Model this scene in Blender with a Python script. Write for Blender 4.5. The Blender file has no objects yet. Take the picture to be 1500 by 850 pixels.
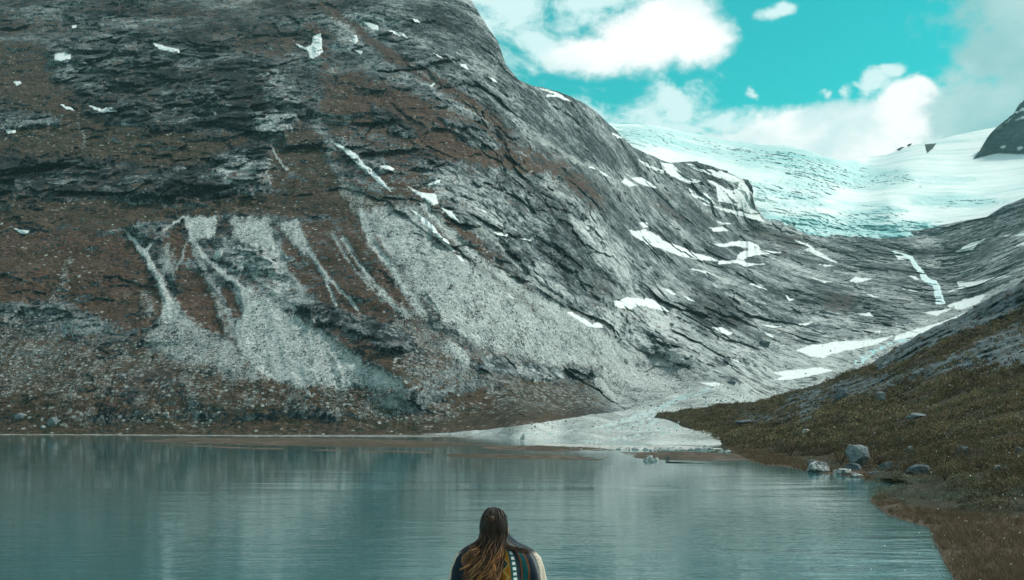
import bpy, bmesh, math, random
import numpy as np
from mathutils import Vector, Matrix, noise as mnoise
random.seed(7); RNG = np.random.default_rng(11)
S = bpy.context.scene; COL = S.collection
R = math.radians
F, CX, HY, H = 1458.0, 750.0, 624.0, 5.0     # focal length, centre column, horizon row (photo pixels); eye height in m
f32 = np.float32

# ------------------------------------------------------------------ helpers
def tag(o, label=None, cat=None, group=None, kind=None):
    if label: o['label'] = label
    if cat: o['category'] = cat
    if group: o['group'] = group
    if kind: o['kind'] = kind
    return o

def link_mesh(name, V, Q, mat, parent=None, smooth=True, attrs=None, tri=None):
    me = bpy.data.meshes.new(name)
    V = np.ascontiguousarray(V, f32); n = len(V)
    me.vertices.add(n); me.vertices.foreach_set('co', V.ravel())
    Q = np.asarray(Q, np.int32); k = Q.shape[1]; m = len(Q)
    me.loops.add(m*k); me.loops.foreach_set('vertex_index', Q.ravel())
    me.polygons.add(m)
    me.polygons.foreach_set('loop_start', np.arange(0, m*k, k, dtype=np.int32))
    me.polygons.foreach_set('use_smooth', np.full(m, smooth, bool))
    for an, arr in (attrs or {}).items():
        arr = np.asarray(arr, f32)
        if arr.ndim == 1:
            a = me.attributes.new(an, 'FLOAT', 'POINT'); a.data.foreach_set('value', arr)
        else:
            a = me.attributes.new(an, 'FLOAT_COLOR', 'POINT'); a.data.foreach_set('color', arr.ravel())
    me.update(calc_edges=True); me.validate()
    me.materials.append(mat)
    o = bpy.data.objects.new(name, me); COL.objects.link(o)
    if parent: o.parent = parent
    return o

def grid_quads(nr, nc):
    i = np.arange(nr*nc, dtype=np.int32).reshape(nr, nc)
    return np.stack([i[:-1,:-1], i[:-1,1:], i[1:,1:], i[1:,:-1]], -1).reshape(-1, 4)

_p = np.random.default_rng(3).permutation(256).astype(np.int32); PERM = np.concatenate([_p, _p, _p])
_g = np.random.default_rng(5).normal(size=(256, 3)); GRAD = (_g/np.linalg.norm(_g, axis=1)[:, None]).astype(f32)
def perlin(x, y, z):
    x = np.asarray(x, f32); y = np.asarray(y, f32); z = np.asarray(z, f32)
    xf = np.floor(x); yf = np.floor(y); zf = np.floor(z)
    xi = xf.astype(np.int32) & 255; yi = yf.astype(np.int32) & 255; zi = zf.astype(np.int32) & 255
    x = x-xf; y = y-yf; z = z-zf
    u = x*x*x*(x*(x*6-15)+10); v = y*y*y*(y*(y*6-15)+10); w = z*z*z*(z*(z*6-15)+10)
    def c(a, b, d):
        h = PERM[PERM[PERM[xi+a]+yi+b]+zi+d]
        g = GRAD[h]
        return g[..., 0]*(x-a)+g[..., 1]*(y-b)+g[..., 2]*(z-d)
    def L(a, b, t): return a+(b-a)*t
    return 1.6*L(L(L(c(0,0,0), c(1,0,0), u), L(c(0,1,0), c(1,1,0), u), v),
                 L(L(c(0,0,1), c(1,0,1), u), L(c(0,1,1), c(1,1,1), u), v), w)
def fbm(x, y, z, o=4, g=.5, l=2.03):
    s = 0; a = 1; t = 0
    for i in range(o):
        s = s+a*perlin(x+i*17.3, y-i*9.1, z+i*5.7); t += a; a *= g; x = x*l; y = y*l; z = z*l
    return s/t
def ridged(x, y, z, o=4, g=.5, l=2.03):
    s = 0; a = 1; t = 0
    for i in range(o):
        s = s+a*(1-2*np.abs(perlin(x+i*13.7, y+i*3.3, z-i*7.1))); t += a; a *= g; x = x*l; y = y*l; z = z*l
    return s/t
def cells(u, v, seed=0):
    """irregular blocks in the plane: random numbers of the nearest cell and the offset from its centre"""
    ui = np.floor(u).astype(np.int32); vi = np.floor(v).astype(np.int32)
    best = np.full(u.shape, 9., f32); R1 = np.zeros(u.shape, np.int32); du = np.zeros(u.shape, f32); dv = np.zeros(u.shape, f32)
    for i in (-1, 0, 1):
        for j in (-1, 0, 1):
            h = PERM[PERM[(ui+i+seed) & 255]+((vi+j) & 255)]
            a = u-(ui+i)-(.12+.76*PERM[h+1]/255.); b = v-(vi+j)-(.12+.76*PERM[h+2]/255.)
            d = a*a+b*b; m = d < best
            best = np.where(m, d, best); R1 = np.where(m, h, R1); du = np.where(m, a, du); dv = np.where(m, b, dv)
    return R1, du.astype(f32), dv.astype(f32)
def facets(u, v, seed=0, tilt=.8):
    """blocks whose faces stand proud by different amounts and lean different ways, in about -1..1, and a random number per block"""
    h, a, b = cells(u, v, seed)
    r = [PERM[h+k].astype(f32)/255.-.5 for k in (5, 9, 14, 21)]
    return r[0]*1.1+tilt*(a*r[1]*2+b*r[2]*2), r[3]*2
def sst(a, b, x):
    t = np.clip((x-a)/(b-a), 0, 1); return t*t*(3-2*t)

def segdist(x, y, pts, closed):
    d = np.full(x.shape, 1e9, f32); n = len(pts); tt = np.zeros(x.shape, f32)
    for i in range(n if closed else n-1):
        ax, ay = pts[i]; bx, by = pts[(i+1) % n]; dx, dy = bx-ax, by-ay
        t = np.clip(((x-ax)*dx+(y-ay)*dy)/(dx*dx+dy*dy+1e-9), 0, 1)
        e = np.hypot(x-ax-t*dx, y-ay-t*dy); m = e < d
        d = np.where(m, e, d); tt = np.where(m, (i+t)/max(1, n-1), tt)
    return d, tt
def inside(x, y, pts):
    r = np.zeros(x.shape, bool); n = len(pts)
    for i in range(n):
        ax, ay = pts[i]; bx, by = pts[(i+1) % n]
        if ay == by: continue
        r ^= ((ay > y) != (by > y)) & (x < (bx-ax)*(y-ay)/(by-ay)+ax)
    return r
def sdist(x, y, pts):                      # signed distance, positive inside
    d, _ = segdist(x, y, pts, True)
    return np.where(inside(x, y, pts), d, -d)
def area(M, x, y, pts, soft=6, w=1.0):      # raises mask M to w inside the outline
    p = np.asarray(pts, float); b = soft*1.5
    sel = (x > p[:,0].min()-b) & (x < p[:,0].max()+b) & (y > p[:,1].min()-b) & (y < p[:,1].max()+b)
    if not sel.any(): return
    s = sst(-soft, soft, sdist(x[sel], y[sel], pts))
    M[sel] = M[sel]+(w-M[sel])*s
def stroke(M, x, y, pts, w0, w1, w=1.0):
    p = np.asarray(pts, float); b = max(w0, w1)*2
    sel = (x > p[:,0].min()-b) & (x < p[:,0].max()+b) & (y > p[:,1].min()-b) & (y < p[:,1].max()+b)
    if not sel.any(): return
    d, t = segdist(x[sel], y[sel], pts, False); r = w0+(w1-w0)*t
    s = 1-sst(.15, 1.6, d/r)
    M[sel] = M[sel]+(w-M[sel])*s
def line(pts):
    xs = [p[0] for p in pts]; ys = [p[1] for p in pts]
    return lambda x: np.interp(x, xs, ys)
def tps(ctrl):                              # smooth surface log(depth) over bearing and rise
    c = np.asarray(ctrl, float); n = len(c); q = c[:, :2]/100; v = np.log(c[:, 2])
    d = np.linalg.norm(q[:,None]-q[None], axis=2); K = np.where(d > 0, d*d*np.log(d+1e-12), 0)+np.eye(n)*.02
    A = np.zeros((n+3, n+3)); A[:n,:n] = K; A[:n,n] = 1; A[:n,n+1:] = q; A[n:,:n] = A[:n,n:].T
    s = np.linalg.solve(A, np.concatenate([v, [0,0,0]]))
    def ev(x, y):
        x = np.asarray(x, float)/100; y = np.asarray(y, float)/100; r = s[n]+s[n+1]*x+s[n+2]*y
        for i in range(n):
            e = (x-q[i,0])**2+(y-q[i,1])**2
            r = r+s[i]*.5*e*np.log(e+1e-12)
        return np.exp(r)
    return ev
def P3(px, py, Y):
    return np.stack([(px-CX)/F*Y, Y+0*px, H+(HY-py)/F*Y], -1)

# ------------------------------------------------------------------ node helper
class NT:
    def __init__(s, name=None, tree=None):
        if tree is None:
            s.mat = bpy.data.materials.new(name); s.mat.use_nodes = True; tree = s.mat.node_tree
        s.t = tree; s.t.nodes.clear()
    def n(s, typ, ins=None, **kw):
        nd = s.t.nodes.new(typ)
        for k, v in kw.items(): setattr(nd, k, v)
        for k, v in (ins or {}).items(): s.put(nd.inputs[k], v)
        return nd
    def put(s, sock, v):
        if isinstance(v, bpy.types.NodeSocket): s.t.links.new(v, sock)
        elif isinstance(v, bpy.types.Node): s.t.links.new(v.outputs[0], sock)
        else:
            if sock.type == 'RGBA' and len(v) == 3: v = (*v, 1)
            sock.default_value = v
    def m(s, op, a, b=0.0, c=0.0, clamp=False):
        nd = s.t.nodes.new('ShaderNodeMath'); nd.operation = op; nd.use_clamp = clamp
        for i, v in enumerate((a, b, c)): s.put(nd.inputs[i], v)
        return nd.outputs[0]
    def vm(s, op, a, b=(0,0,0)):
        nd = s.t.nodes.new('ShaderNodeVectorMath'); nd.operation = op
        s.put(nd.inputs[0], a); s.put(nd.inputs[1], b)
        return nd.outputs['Value' if op in ('LENGTH','DOT_PRODUCT') else 'Vector']
    def mix(s, f, a, b, typ='MIX'):
        nd = s.t.nodes.new('ShaderNodeMix'); nd.data_type = 'RGBA'; nd.blend_type = typ
        s.put(nd.inputs[0], f); s.put(nd.inputs[6], a); s.put(nd.inputs[7], b)
        return nd.outputs[2]
    def ss(s, x, a, b, lo=0.0, hi=1.0):
        nd = s.t.nodes.new('ShaderNodeMapRange'); nd.interpolation_type = 'SMOOTHSTEP'
        for i, v in enumerate((x, a, b, lo, hi)): s.put(nd.inputs[i], v)
        return nd.outputs[0]
    def noise(s, vec, scale, det=4, rough=.55, dist=0.0, col=False):
        nd = s.n('ShaderNodeTexNoise', {'Vector': vec, 'Scale': scale, 'Detail': det, 'Roughness': rough, 'Distortion': dist})
        return nd.outputs[1 if col else 0]
    def vor(s, vec, scale, feat='F1', out='Distance', rnd=1.0):
        nd = s.n('ShaderNodeTexVoronoi', {'Vector': vec, 'Scale': scale, 'Randomness': rnd}, feature=feat)
        return nd.outputs[out]
    def scale(s, vec, sc, rot=(0,0,0)):
        return s.n('ShaderNodeMapping', {'Vector': vec, 'Scale': sc, 'Rotation': rot}).outputs[0]
    def ramp(s, x, stops):
        nd = s.t.nodes.new('ShaderNodeValToRGB'); e = nd.color_ramp.elements
        while len(e) < len(stops): e.new(.5)
        for i, (p, c) in enumerate(stops): e[i].position = p; e[i].color = (*c, 1) if len(c) == 3 else c
        s.put(nd.inputs[0], x); return nd.outputs[0]
    def attr(s, name):
        return s.n('ShaderNodeAttribute', attribute_name=name)
    def sep(s, v):
        nd = s.n('ShaderNodeSeparateColor', {0: v}); return nd.outputs
    def pos(s): return s.n('ShaderNodeNewGeometry').outputs['Position']
    def obj(s): return s.n('ShaderNodeTexCoord').outputs['Object']
    def out(s, col, rough=.9, spec=.2, bump=None, bstr=.5, bdist=.1, **kw):
        p = s.n('ShaderNodeBsdfPrincipled', {'Base Color': col, 'Roughness': rough, 'Specular IOR Level': spec})
        for k, v in kw.items(): s.put(p.inputs[k.replace('_', ' ')], v)
        if bump is not None:
            b = s.n('ShaderNodeBump', {'Height': bump, 'Strength': bstr, 'Distance': bdist}); s.put(p.inputs['Normal'], b.outputs[0])
        o = s.n('ShaderNodeOutputMaterial', {'Surface': p.outputs[0]})
        return s.mat
EXPO = 0.32; SKYTINT = (.0, 1.5, 1.0); HAZE = 3.5e-5
# ------------------------------------------------------------------ camera, render settings, daylight
cam = bpy.data.cameras.new('camera'); co = bpy.data.objects.new('camera', cam); COL.objects.link(co)
co.location = (0, 0, H); co.rotation_euler = (R(90), 0, 0)
cam.sensor_width = 36; cam.lens = 36*F/1500; cam.shift_y = (HY-425)/1500; cam.clip_start = .1; cam.clip_end = 60000
S.camera = co
S.view_settings.view_transform = 'Standard'; S.view_settings.look = 'None'
S.view_settings.exposure = EXPO; S.view_settings.gamma = 1
S.cycles.max_bounces = 5; S.cycles.diffuse_bounces = 2; S.cycles.glossy_bounces = 3
S.cycles.use_adaptive_sampling = True; S.cycles.adaptive_threshold = .015

SUN_EL, SUN_AZ = 46, 70
sl = bpy.data.lights.new('sun', 'SUN'); sl.energy = 3.5; sl.angle = R(6); sl.color = (1, .93, .84)
so = bpy.data.objects.new('sun', sl); COL.objects.link(so)
so.rotation_euler = Vector((math.sin(R(SUN_AZ))*math.cos(R(SUN_EL)), math.cos(R(SUN_AZ))*math.cos(R(SUN_EL)), math.sin(R(SUN_EL)))).to_track_quat('Z', 'Y').to_euler()

W = bpy.data.worlds.new('World'); S.world = W; W.use_nodes = True
w = NT(tree=W.node_tree)
g = w.n('ShaderNodeTexCoord').outputs['Generated']
xyz = w.n('ShaderNodeSeparateXYZ', {0: g}).outputs
az = w.m('ARCTAN2', xyz[0], xyz[1]); el = w.m('ARCSINE', xyz[2])
ae = w.n('ShaderNodeCombineXYZ', {0: az, 1: el}).outputs[0]
def bearing(px, py):
    u = (px-CX)/F; return math.atan(u), math.atan((HY-py)/F/math.sqrt(1+u*u))
def blobs(lst, warp):
    r = None
    for px, py, rx, ry in lst:
        a, e = bearing(px, py)
        d = w.vm('LENGTH', w.vm('MULTIPLY', w.vm('SUBTRACT', warp, (a, e, 0)), (F/rx, F/ry, 0)))
        v = w.m('SUBTRACT', 1.0, d)
        r = v if r is None else w.m('MAXIMUM', r, v)
    return r
nb = w.noise(w.scale(g, (1, 1, 1.5)), 22, 7, .56)
nf = w.noise(w.scale(g, (1, 1, 1.3)), 60, 5, .6)
nc = w.m('SUBTRACT', nb, .5); nd_ = w.m('SUBTRACT', nf, .5)
wv = w.vm('MULTIPLY', w.vm('SUBTRACT', w.noise(g, 14, 4, .55, 0, True), (.5, .5, .5)), (.06, .045, 0))
aw = w.vm('ADD', ae, wv)
wv2 = w.vm('MULTIPLY', w.vm('SUBTRACT', w.noise(g, 40, 5, .6, 0, True), (.5, .5, .5)), (.016, .012, 0))
aw2 = w.vm('ADD', ae, wv2)
# cumulus clouds with firm edges
cum = blobs([(985,42,82,54),(940,62,86,46),(1018,54,60,44),(872,82,74,30),(832,88,44,22)], aw2)
cum = w.m('ADD', cum, w.m('ADD', w.m('MULTIPLY', nc, .5), w.m('MULTIPLY', nd_, .55)))
cumf = w.ss(cum, -.10, .46)
# bank lying behind the ice
bank = blobs([(1215,215,185,62),(1290,205,120,60),(1330,175,58,58),(1345,145,30,32),(1130,222,150,38),(1250,250,200,70)], aw2)
bank = w.m('ADD', bank, w.m('MULTIPLY', nd_, .28))
bankf = w.ss(bank, -.04, .24)
# grey veil on the right
veil = blobs([(1480,60,110,130),(1530,160,180,140),(1420,170,70,80),(1490,10,95,60)], aw)
veil = w.m('ADD', veil, w.m('ADD', w.m('MULTIPLY', nc, 1.3), w.m('MULTIPLY', nd_, .8)))
veilf = w.ss(veil, .0, .62)
# thin torn cloud on the left and over the ice
wisp = blobs([(715,50,70,85),(760,10,90,40),(850,8,110,40),(780,65,70,45),(960,178,120,42),(1010,150,70,60),(1060,180,60,40),(850,170,90,40),(1128,19,36,14),(1204,138,17,15),(1235,134,18,12),(1312,112,17,10),(1110,142,16,12),(1278,126,30,22),(1300,112,26,14)], aw)
wn = w.noise(w.scale(g, (1, 1, 1.6)), 17, 8, .62, .6)
wisp = w.m('ADD', wisp, w.m('ADD', w.m('MULTIPLY', w.m('SUBTRACT', wn, .5), 2.6), w.m('MULTIPLY', nd_, .7)))
wispf = w.m('MULTIPLY', w.ss(wisp, .08, .85), .95)
# broken cover over the rest of the dome, away from the view
n3 = w.noise(w.scale(g, (1, 1, 1.8)), 2.6, 8, .55)
hi = w.ss(el, .47, .62); side = w.ss(w.m('ABSOLUTE', az), .5, .7)
dom = w.m('MULTIPLY', w.m('MAXIMUM', hi, side), w.ss(n3, .40, .56))
sky = w.n('ShaderNodeTexSky', sky_type='NISHITA', sun_disc=False, sun_elevation=R(SUN_EL), sun_rotation=R(SUN_AZ), altitude=400, air_density=1.0, dust_density=.4)
teal = w.mix(1.0, sky.outputs[0], SKYTINT, 'MULTIPLY')
shade = w.noise(w.scale(g, (1, 1, 1.6)), 9, 6, .55)
grey = w.mix(w.ss(shade, .35, .65), (2.9, 5.6, 5.7), (5.0, 7.2, 7.2))
white = w.mix(w.ss(shade, .32, .55), (6.3, 8.3, 8.4), (10.4, 10.5, 10.4))
c = teal
c = w.mix(wispf, c, (7.2, 9.2, 9.2))
c = w.mix(dom, c, (6.4, 7.4, 7.6))
c = w.mix(bankf, c, white)
c = w.mix(veilf, c, grey)
c = w.mix(cumf, c, white)
bg = w.n('ShaderNodeBackground', {'Color': c, 'Strength': .088})
w.n('ShaderNodeOutputWorld', {'Surface': bg.outputs[0]})
W.cycles.sampling_method = 'MANUAL'; W.cycles.sample_map_resolution = 512
# ------------------------------------------------------------------ the valley side: mountain, scree, slabs, gravel fan (one terrain sheet)
FOOT = line([(-150,640),(640,640),(700,645),(760,650),(860,656),(1060,657),(1085,648),(1110,620),(1200,602),(1300,575),(1400,525),(1500,475),(1700,380)])
TOPL = line([(-150,-75),(640,-75),(668,-40),(690,0),(712,36),(730,62),(741,94),(760,117),(779,125),(800,129),(830,140),(858,153),(880,170),(893,183),(904,191),(909,198),(926,215),(940,222),(980,238),(1010,236),(1030,240),(1060,249),(1096,267),(1102,283),(1106,299),(1113,312),(1122,322),(1165,325),(1190,326),(1206,340),(1300,344),(1400,326),(1445,318),(1470,302),(1500,290),(1700,230)])
def base_slope(px, py):
    Yf = np.interp(px, [-150,300,640,760,905], [612,606,600,650,740])
    s = np.interp(px, [-150,0,300,600,690,790,905], [.72,.72,.72,.72,.70,.62,.50])
    e = (HY-py)/F
    return s*Yf/(s-e)
ctrl = []
for x in (-560,-350,-150,0,150,300,450,600):
    for y in (-80,0,100,200,300,400,500,580): ctrl.append((x,y,float(base_slope(x,y))))
for x in (-560,-350,-150,0,150,300,450,600): ctrl += [(x,637,606),(x,642,600)]
for x,ys in ((690,(0,80,160,240,320,400,480,560)),(790,(125,180,240,320,400,480,560)),(880,(172,240,320,400,480,560))):
    for y in ys: ctrl.append((x,y,float(base_slope(x,y))))
ctrl += [(690,637,560),(740,640,455),(760,650,300),(860,655,245),(960,655,245),(1060,652,262),(1060,640,330),(1000,630,400),(900,635,430),(820,635,480),(900,615,600),(1000,610,520),
 (1000,590,760),(940,595,720),(930,215,1950),(980,240,2200),(1060,250,2420),(1104,290,2480),(1000,330,1800),(1000,400,1430),(1000,470,1130),(1000,530,930),
 (1100,325,2500),(1100,400,1750),(1100,470,1350),(1100,530,1080),(1100,580,880),(1110,615,700),(1200,350,2560),(1200,400,2050),(1200,460,1560),(1200,520,1250),(1200,560,1060),(1200,600,900),
 (1300,355,2600),(1300,400,2150),(1300,450,1720),(1300,500,1400),(1300,560,1150),(1400,338,2600),(1400,400,2150),(1400,450,1700),(1400,500,1350),(1500,300,2480),(1500,360,2050),(1500,420,1600),(1500,470,1350),
 (1600,260,2400),(1600,330,1950),(1600,400,1500),(1900,200,2300),(1900,300,1900),(1900,400,1450)]
depthA = tps(ctrl)
NR = 540
cx = np.concatenate([np.arange(-560, -60, 4.0), np.arange(-60, 1560, 1.25), np.arange(1560, 1900, 4.0)]); NC = len(cx); tt = np.linspace(0, 1, NR)
foot = FOOT(cx); 
jag = fbm(cx/14, 0*cx+3.1, 0*cx, 4)*np.where(cx < 905, 2.2, 1.6)+fbm(cx/70, 0*cx, 0*cx+5.5, 3)*2.0
top = TOPL(cx)+jag*np.where((cx > 640) & (cx < 1130), 1, .3)
PX = np.broadcast_to(cx, (NR, NC)).astype(f32).copy()
PY = (foot+(top-foot)*tt[:,None]).astype(f32)
Y0 = depthA(PX, PY)
B = P3(PX, PY, Y0).astype(f32); bx, by, bz = B[...,0], B[...,1], B[...,2]
mpp = (Y0/F).astype(f32)                                   # metres per photo pixel there
wx = PX+15*fbm(bx/70, by/110, bz/70, 5); wy = PY+13*fbm(bx/70+9, by/110, bz/70+4, 5)   # ragged outlines
wx = (wx+2.4*perlin(PX/4, PY/4, 0*PX)+6*fbm(PX/13, PY/16, 0*PX, 3)).astype(f32); wy = (wy+2.6*perlin(PX/4, PY/4, 0*PX+7)+9*fbm(PX/11, PY/20, 0*PX+4, 3)).astype(f32)
kw = .12+.88*np.where(PX > 540, sst(4, 60, bz), 1.0); wx = (PX+(wx-PX)*kw).astype(f32); wy = (PY+(wy-PY)*kw).astype(f32)
veg = np.zeros_like(PX); olive = np.zeros_like(PX)+.12; scree = np.zeros_like(PX); tone = np.full_like(PX, .54); cliff = np.zeros_like(PX); grav = np.zeros_like(PX); smooth = np.zeros_like(PX)
A_ = lambda M, p, s=6, v=1.0: area(M, wx, wy, p, s, v)
K_ = lambda M, p, a, b, v=1.0: stroke(M, wx*.55+PX*.45, wy*.55+PY*.45, p, a, b, v)
# --- rock tone, with some shade and sunlight painted into it
A_(tone, [(-700,-90),(470,-90),(470,110),(440,200),(60,200),(-700,60)], 25, .38)  # part of the left side's shade is put into the rock colour
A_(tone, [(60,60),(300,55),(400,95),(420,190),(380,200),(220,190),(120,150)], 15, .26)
A_(tone, [(398,100),(438,125),(440,175),(415,198),(385,200),(372,160)], 9, .68)  # cliff end turned to the sun, its lit side painted lighter
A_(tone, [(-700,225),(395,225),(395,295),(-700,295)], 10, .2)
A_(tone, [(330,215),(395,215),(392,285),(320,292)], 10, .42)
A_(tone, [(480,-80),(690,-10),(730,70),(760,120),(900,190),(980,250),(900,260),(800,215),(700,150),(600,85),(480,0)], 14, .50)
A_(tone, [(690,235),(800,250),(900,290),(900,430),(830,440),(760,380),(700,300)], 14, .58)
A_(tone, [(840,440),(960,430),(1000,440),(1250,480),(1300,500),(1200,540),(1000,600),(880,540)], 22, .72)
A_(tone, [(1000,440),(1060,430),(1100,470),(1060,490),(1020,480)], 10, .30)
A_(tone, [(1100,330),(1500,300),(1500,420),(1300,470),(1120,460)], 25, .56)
# --- heath and scrub
for p, v, ol, s in [
 ([(-700,62),(60,62),(95,72),(112,120),(152,135),(100,162),(-700,158)], .80, .45, 18),
 ([(-700,172),(110,156),(200,160),(290,185),(362,202),(362,216),(300,240),(230,246),(160,236),(100,233),(-700,230)], .9, .62, 8),
 ([(-700,288),(120,290),(240,292),(330,288),(400,280),(400,200),(440,180),(470,200),(490,250),(570,290),(600,312),(560,322),(450,312),(265,316),(190,337),(-700,342)], .85, .5, 8),
 ([(-700,334),(185,338),(215,380),(232,420),(236,455),(225,470),(200,480),(170,487),(140,462),(90,442),(-700,455)], .92, .22, 8),
 ([(262,330),(278,352),(290,378),(262,384),(246,366)], 1, .0, 3),
 ([(300,352),(322,352),(392,398),(400,430),(360,415),(330,390)], .35, .1, 5),
 ([(254,398),(275,388),(300,402),(320,430),(332,470),(330,487),(300,478),(270,462),(256,432)], 1, .1, 4),
 ([(322,402),(340,428),(352,460),(340,466),(326,440)], .8, .1, 3),
 ([(405,330),(560,312),(610,345),(570,380),(590,430),(640,470),(640,500),(560,470),(470,450),(420,400)], .72, .1, 9),
 ([(470,112),(520,100),(600,132),(680,172),(760,207),(850,250),(910,296),(850,306),(760,276),(700,260),(640,236),(560,205),(500,197),(470,165)], .84, .0, 24),
 ([(470,165),(560,205),(640,250),(690,300),(640,310),(560,290),(500,240)], .55, .05, 12),
 ([(560,270),(620,285),(700,345),(800,440),(850,490),(800,470),(690,385),(620,320)], .7, .08, 8),
 ([(-700,585),(200,602),(400,580),(600,592),(700,575),(760,552),(880,552),(908,590),(880,606),(760,618),(690,630),(640,640),(-700,644)], .62, .62, 10),
 ([(-700,455),(140,465),(250,500),(420,560),(420,590),(200,602),(-700,590)], .45, .4, 14),
 ([(690,460),(740,470),(780,500),(740,510),(690,490)], .7, .5, 8),
 ([(560,540),(700,560),(760,600),(600,600),(520,570)], .5, .4, 12),
 ([(-700,15),(90,22),(110,48),(-700,55)], .5, .2, 10), ([(240,60),(420,45),(430,80),(260,95)], .45, .3, 10), ([(150,10),(330,5),(330,30),(160,35)], .35, .1, 10)]:
    A_(veg, p, s, v); A_(olive, p, 14, ol)
K_(veg, [(478,8),(560,72),(650,125),(740,190)], 9, 9, .75)
K_(veg, [(405,80),(450,40),(480,60),(470,110)], 12, 10, .6)
K_(veg, [(880,270),(960,300),(1000,320)], 12, 8, .5); K_(veg, [(900,240),(960,275),(1040,315),(1140,350)], 10, 7, .36); A_(veg, [(1130,335),(1180,345),(1200,360),(1150,370),(1110,350)], 8, .34); A_(veg, [(860,400),(920,420),(960,470),(900,480),(850,450)], 10, .3); A_(veg, [(1210,420),(1260,440),(1240,460),(1200,450)], 8, .34)
A_(veg, [(-700,-90),(470,-90),(470,110),(440,200),(-700,200)], 20, .30) if False else None
veg = np.maximum(veg, .24*(1-sst(430, 560, wx+(PY-100)*.4)))
veg = np.maximum(veg, (.66*sst(430, 520, PY)+.26*sst(550, 590, PY))*(1-sst(820, 900, PX))).astype(f32)
# --- scree and gullies
for p, v, s in [
 ([(265,317),(322,317),(320,350),(288,354)], .95, 4),
 ([(338,404),(352,412),(395,446),(440,468),(515,516),(585,558),(604,590),(520,594),(430,576),(380,546),(348,512),(336,484),(352,464),(350,446)], 1, 5),
 ([(286,352),(300,380),(322,425),(342,478),(330,486),(312,440),(296,395),(282,362)], .62, 4),
 ([(338,320),(392,318),(400,352),(420,388),(408,394),(370,362),(345,350)], .85, 5),
 ([(400,322),(428,318),(440,345),(458,375),(440,372),(414,345)], .75, 5),
 ([(228,440),(262,440),(285,465),(330,490),(400,560),(330,566),(230,545),(165,520),(200,488),(235,470)], .68, 8),
 ([(255,352),(262,365),(256,395),(240,405),(232,385)], .65, 4),
 ([(195,425),(215,425),(225,455),(205,460)], .55, 5),
 ([(520,308),(560,300),(610,300),(650,345),(700,395),(770,440),(850,480),(910,522),(960,575),(905,602),(870,560),(770,532),(700,520),(650,482),(600,425),(560,355)], .8, 12),
 ([(590,430),(660,500),(760,555),(700,575),(600,560),(540,500)], .5, 12),
 ([(500,255),(530,275),(545,300),(520,312),(500,290)], .6, 6),
 ([(-700,440),(90,446),(150,468),(200,490),(250,530),(420,570),(420,600),(100,590),(-700,560)], .33, 14),
 ([(400,560),(600,570),(720,600),(640,622),(420,610)], .40, 12), ([(50,600),(330,596),(330,625),(80,624)], .36, 10),
 ([(700,555),(880,560),(890,600),(720,606)], .36, 12),
 ([(790,438),(860,470),(960,520),(1050,560),(1100,560),(1100,600),(905,604),(870,560),(850,520)], .72, 12)]:
    A_(scree, p, s, v)
for p, a, b, v in [
 ([(183,338),(203,362),(217,378),(232,408),(242,438),(246,462)], 3, 10, 1), ([(266,320),(240,342),(212,372)], 3, 4, .9), ([(276,355),(268,380),(250,405)], 3, 3, .7),
 ([(284,352),(300,374),(326,398),(345,412)], 4, 5, .95), ([(430,325),(460,375),(472,400),(488,448)], 5, 3, .9), ([(470,396),(500,430),(520,452)], 4, 3, .9),
 ([(505,350),(540,410),(580,450),(610,470),(650,510)], 5, 7, .8), ([(528,312),(550,360),(590,420),(630,480),(680,530)], 6, 9, .9),
 ([(490,340),(520,400),(560,440)], 4, 4, .7), ([(540,320),(580,370),(640,440)], 5, 8, .8), ([(395,215),(410,235),(425,250)], 2, 3, .8), ([(115,170),(122,200),(120,215)], 3, 4, .5),
 ([(620,300),(700,380),(800,450),(900,510)], 8, 12, .85), ([(700,330),(760,390),(820,440)], 4, 5, .7), ([(780,195),(850,240),(880,252)], 4, 4, .75), ([(600,90),(640,120)], 3, 2, .6), ([(680,158),(712,180)], 2, 2, .8),
 ([(420,400),(450,440),(480,460)], 5, 4, .6), ([(370,400),(400,430),(430,455)], 5, 5, .7), ([(100,380),(90,420),(70,445)], 6, 8, .4), ([(90,10),(96,80),(90,130)], 3, 4, .35)]:
    K_(scree, p, a, b, v)
A_(scree, [(600,455),(640,470),(660,500),(610,520),(590,480)], 6, .5)
# --- gravel flats of the valley floor
for p, v, s in [
 ([(540,642),(600,637.5),(660,634.5),(720,629),(800,618),(900,603),(960,588),(1010,572),(1090,560),(1180,538),(1260,520),(1350,470),(1440,430),(2000,250),(2000,500),(1000,700),(560,700)], 1.0, 3.5),
 ([(1080,562),(1030,556),(1000,545),(1060,530),(1150,515),(1250,495),(1330,470),(1420,440),(1500,400),(1600,380),(1500,470),(1100,600)], .55, 10)]:
    A_(grav, p, s, v)
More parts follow.
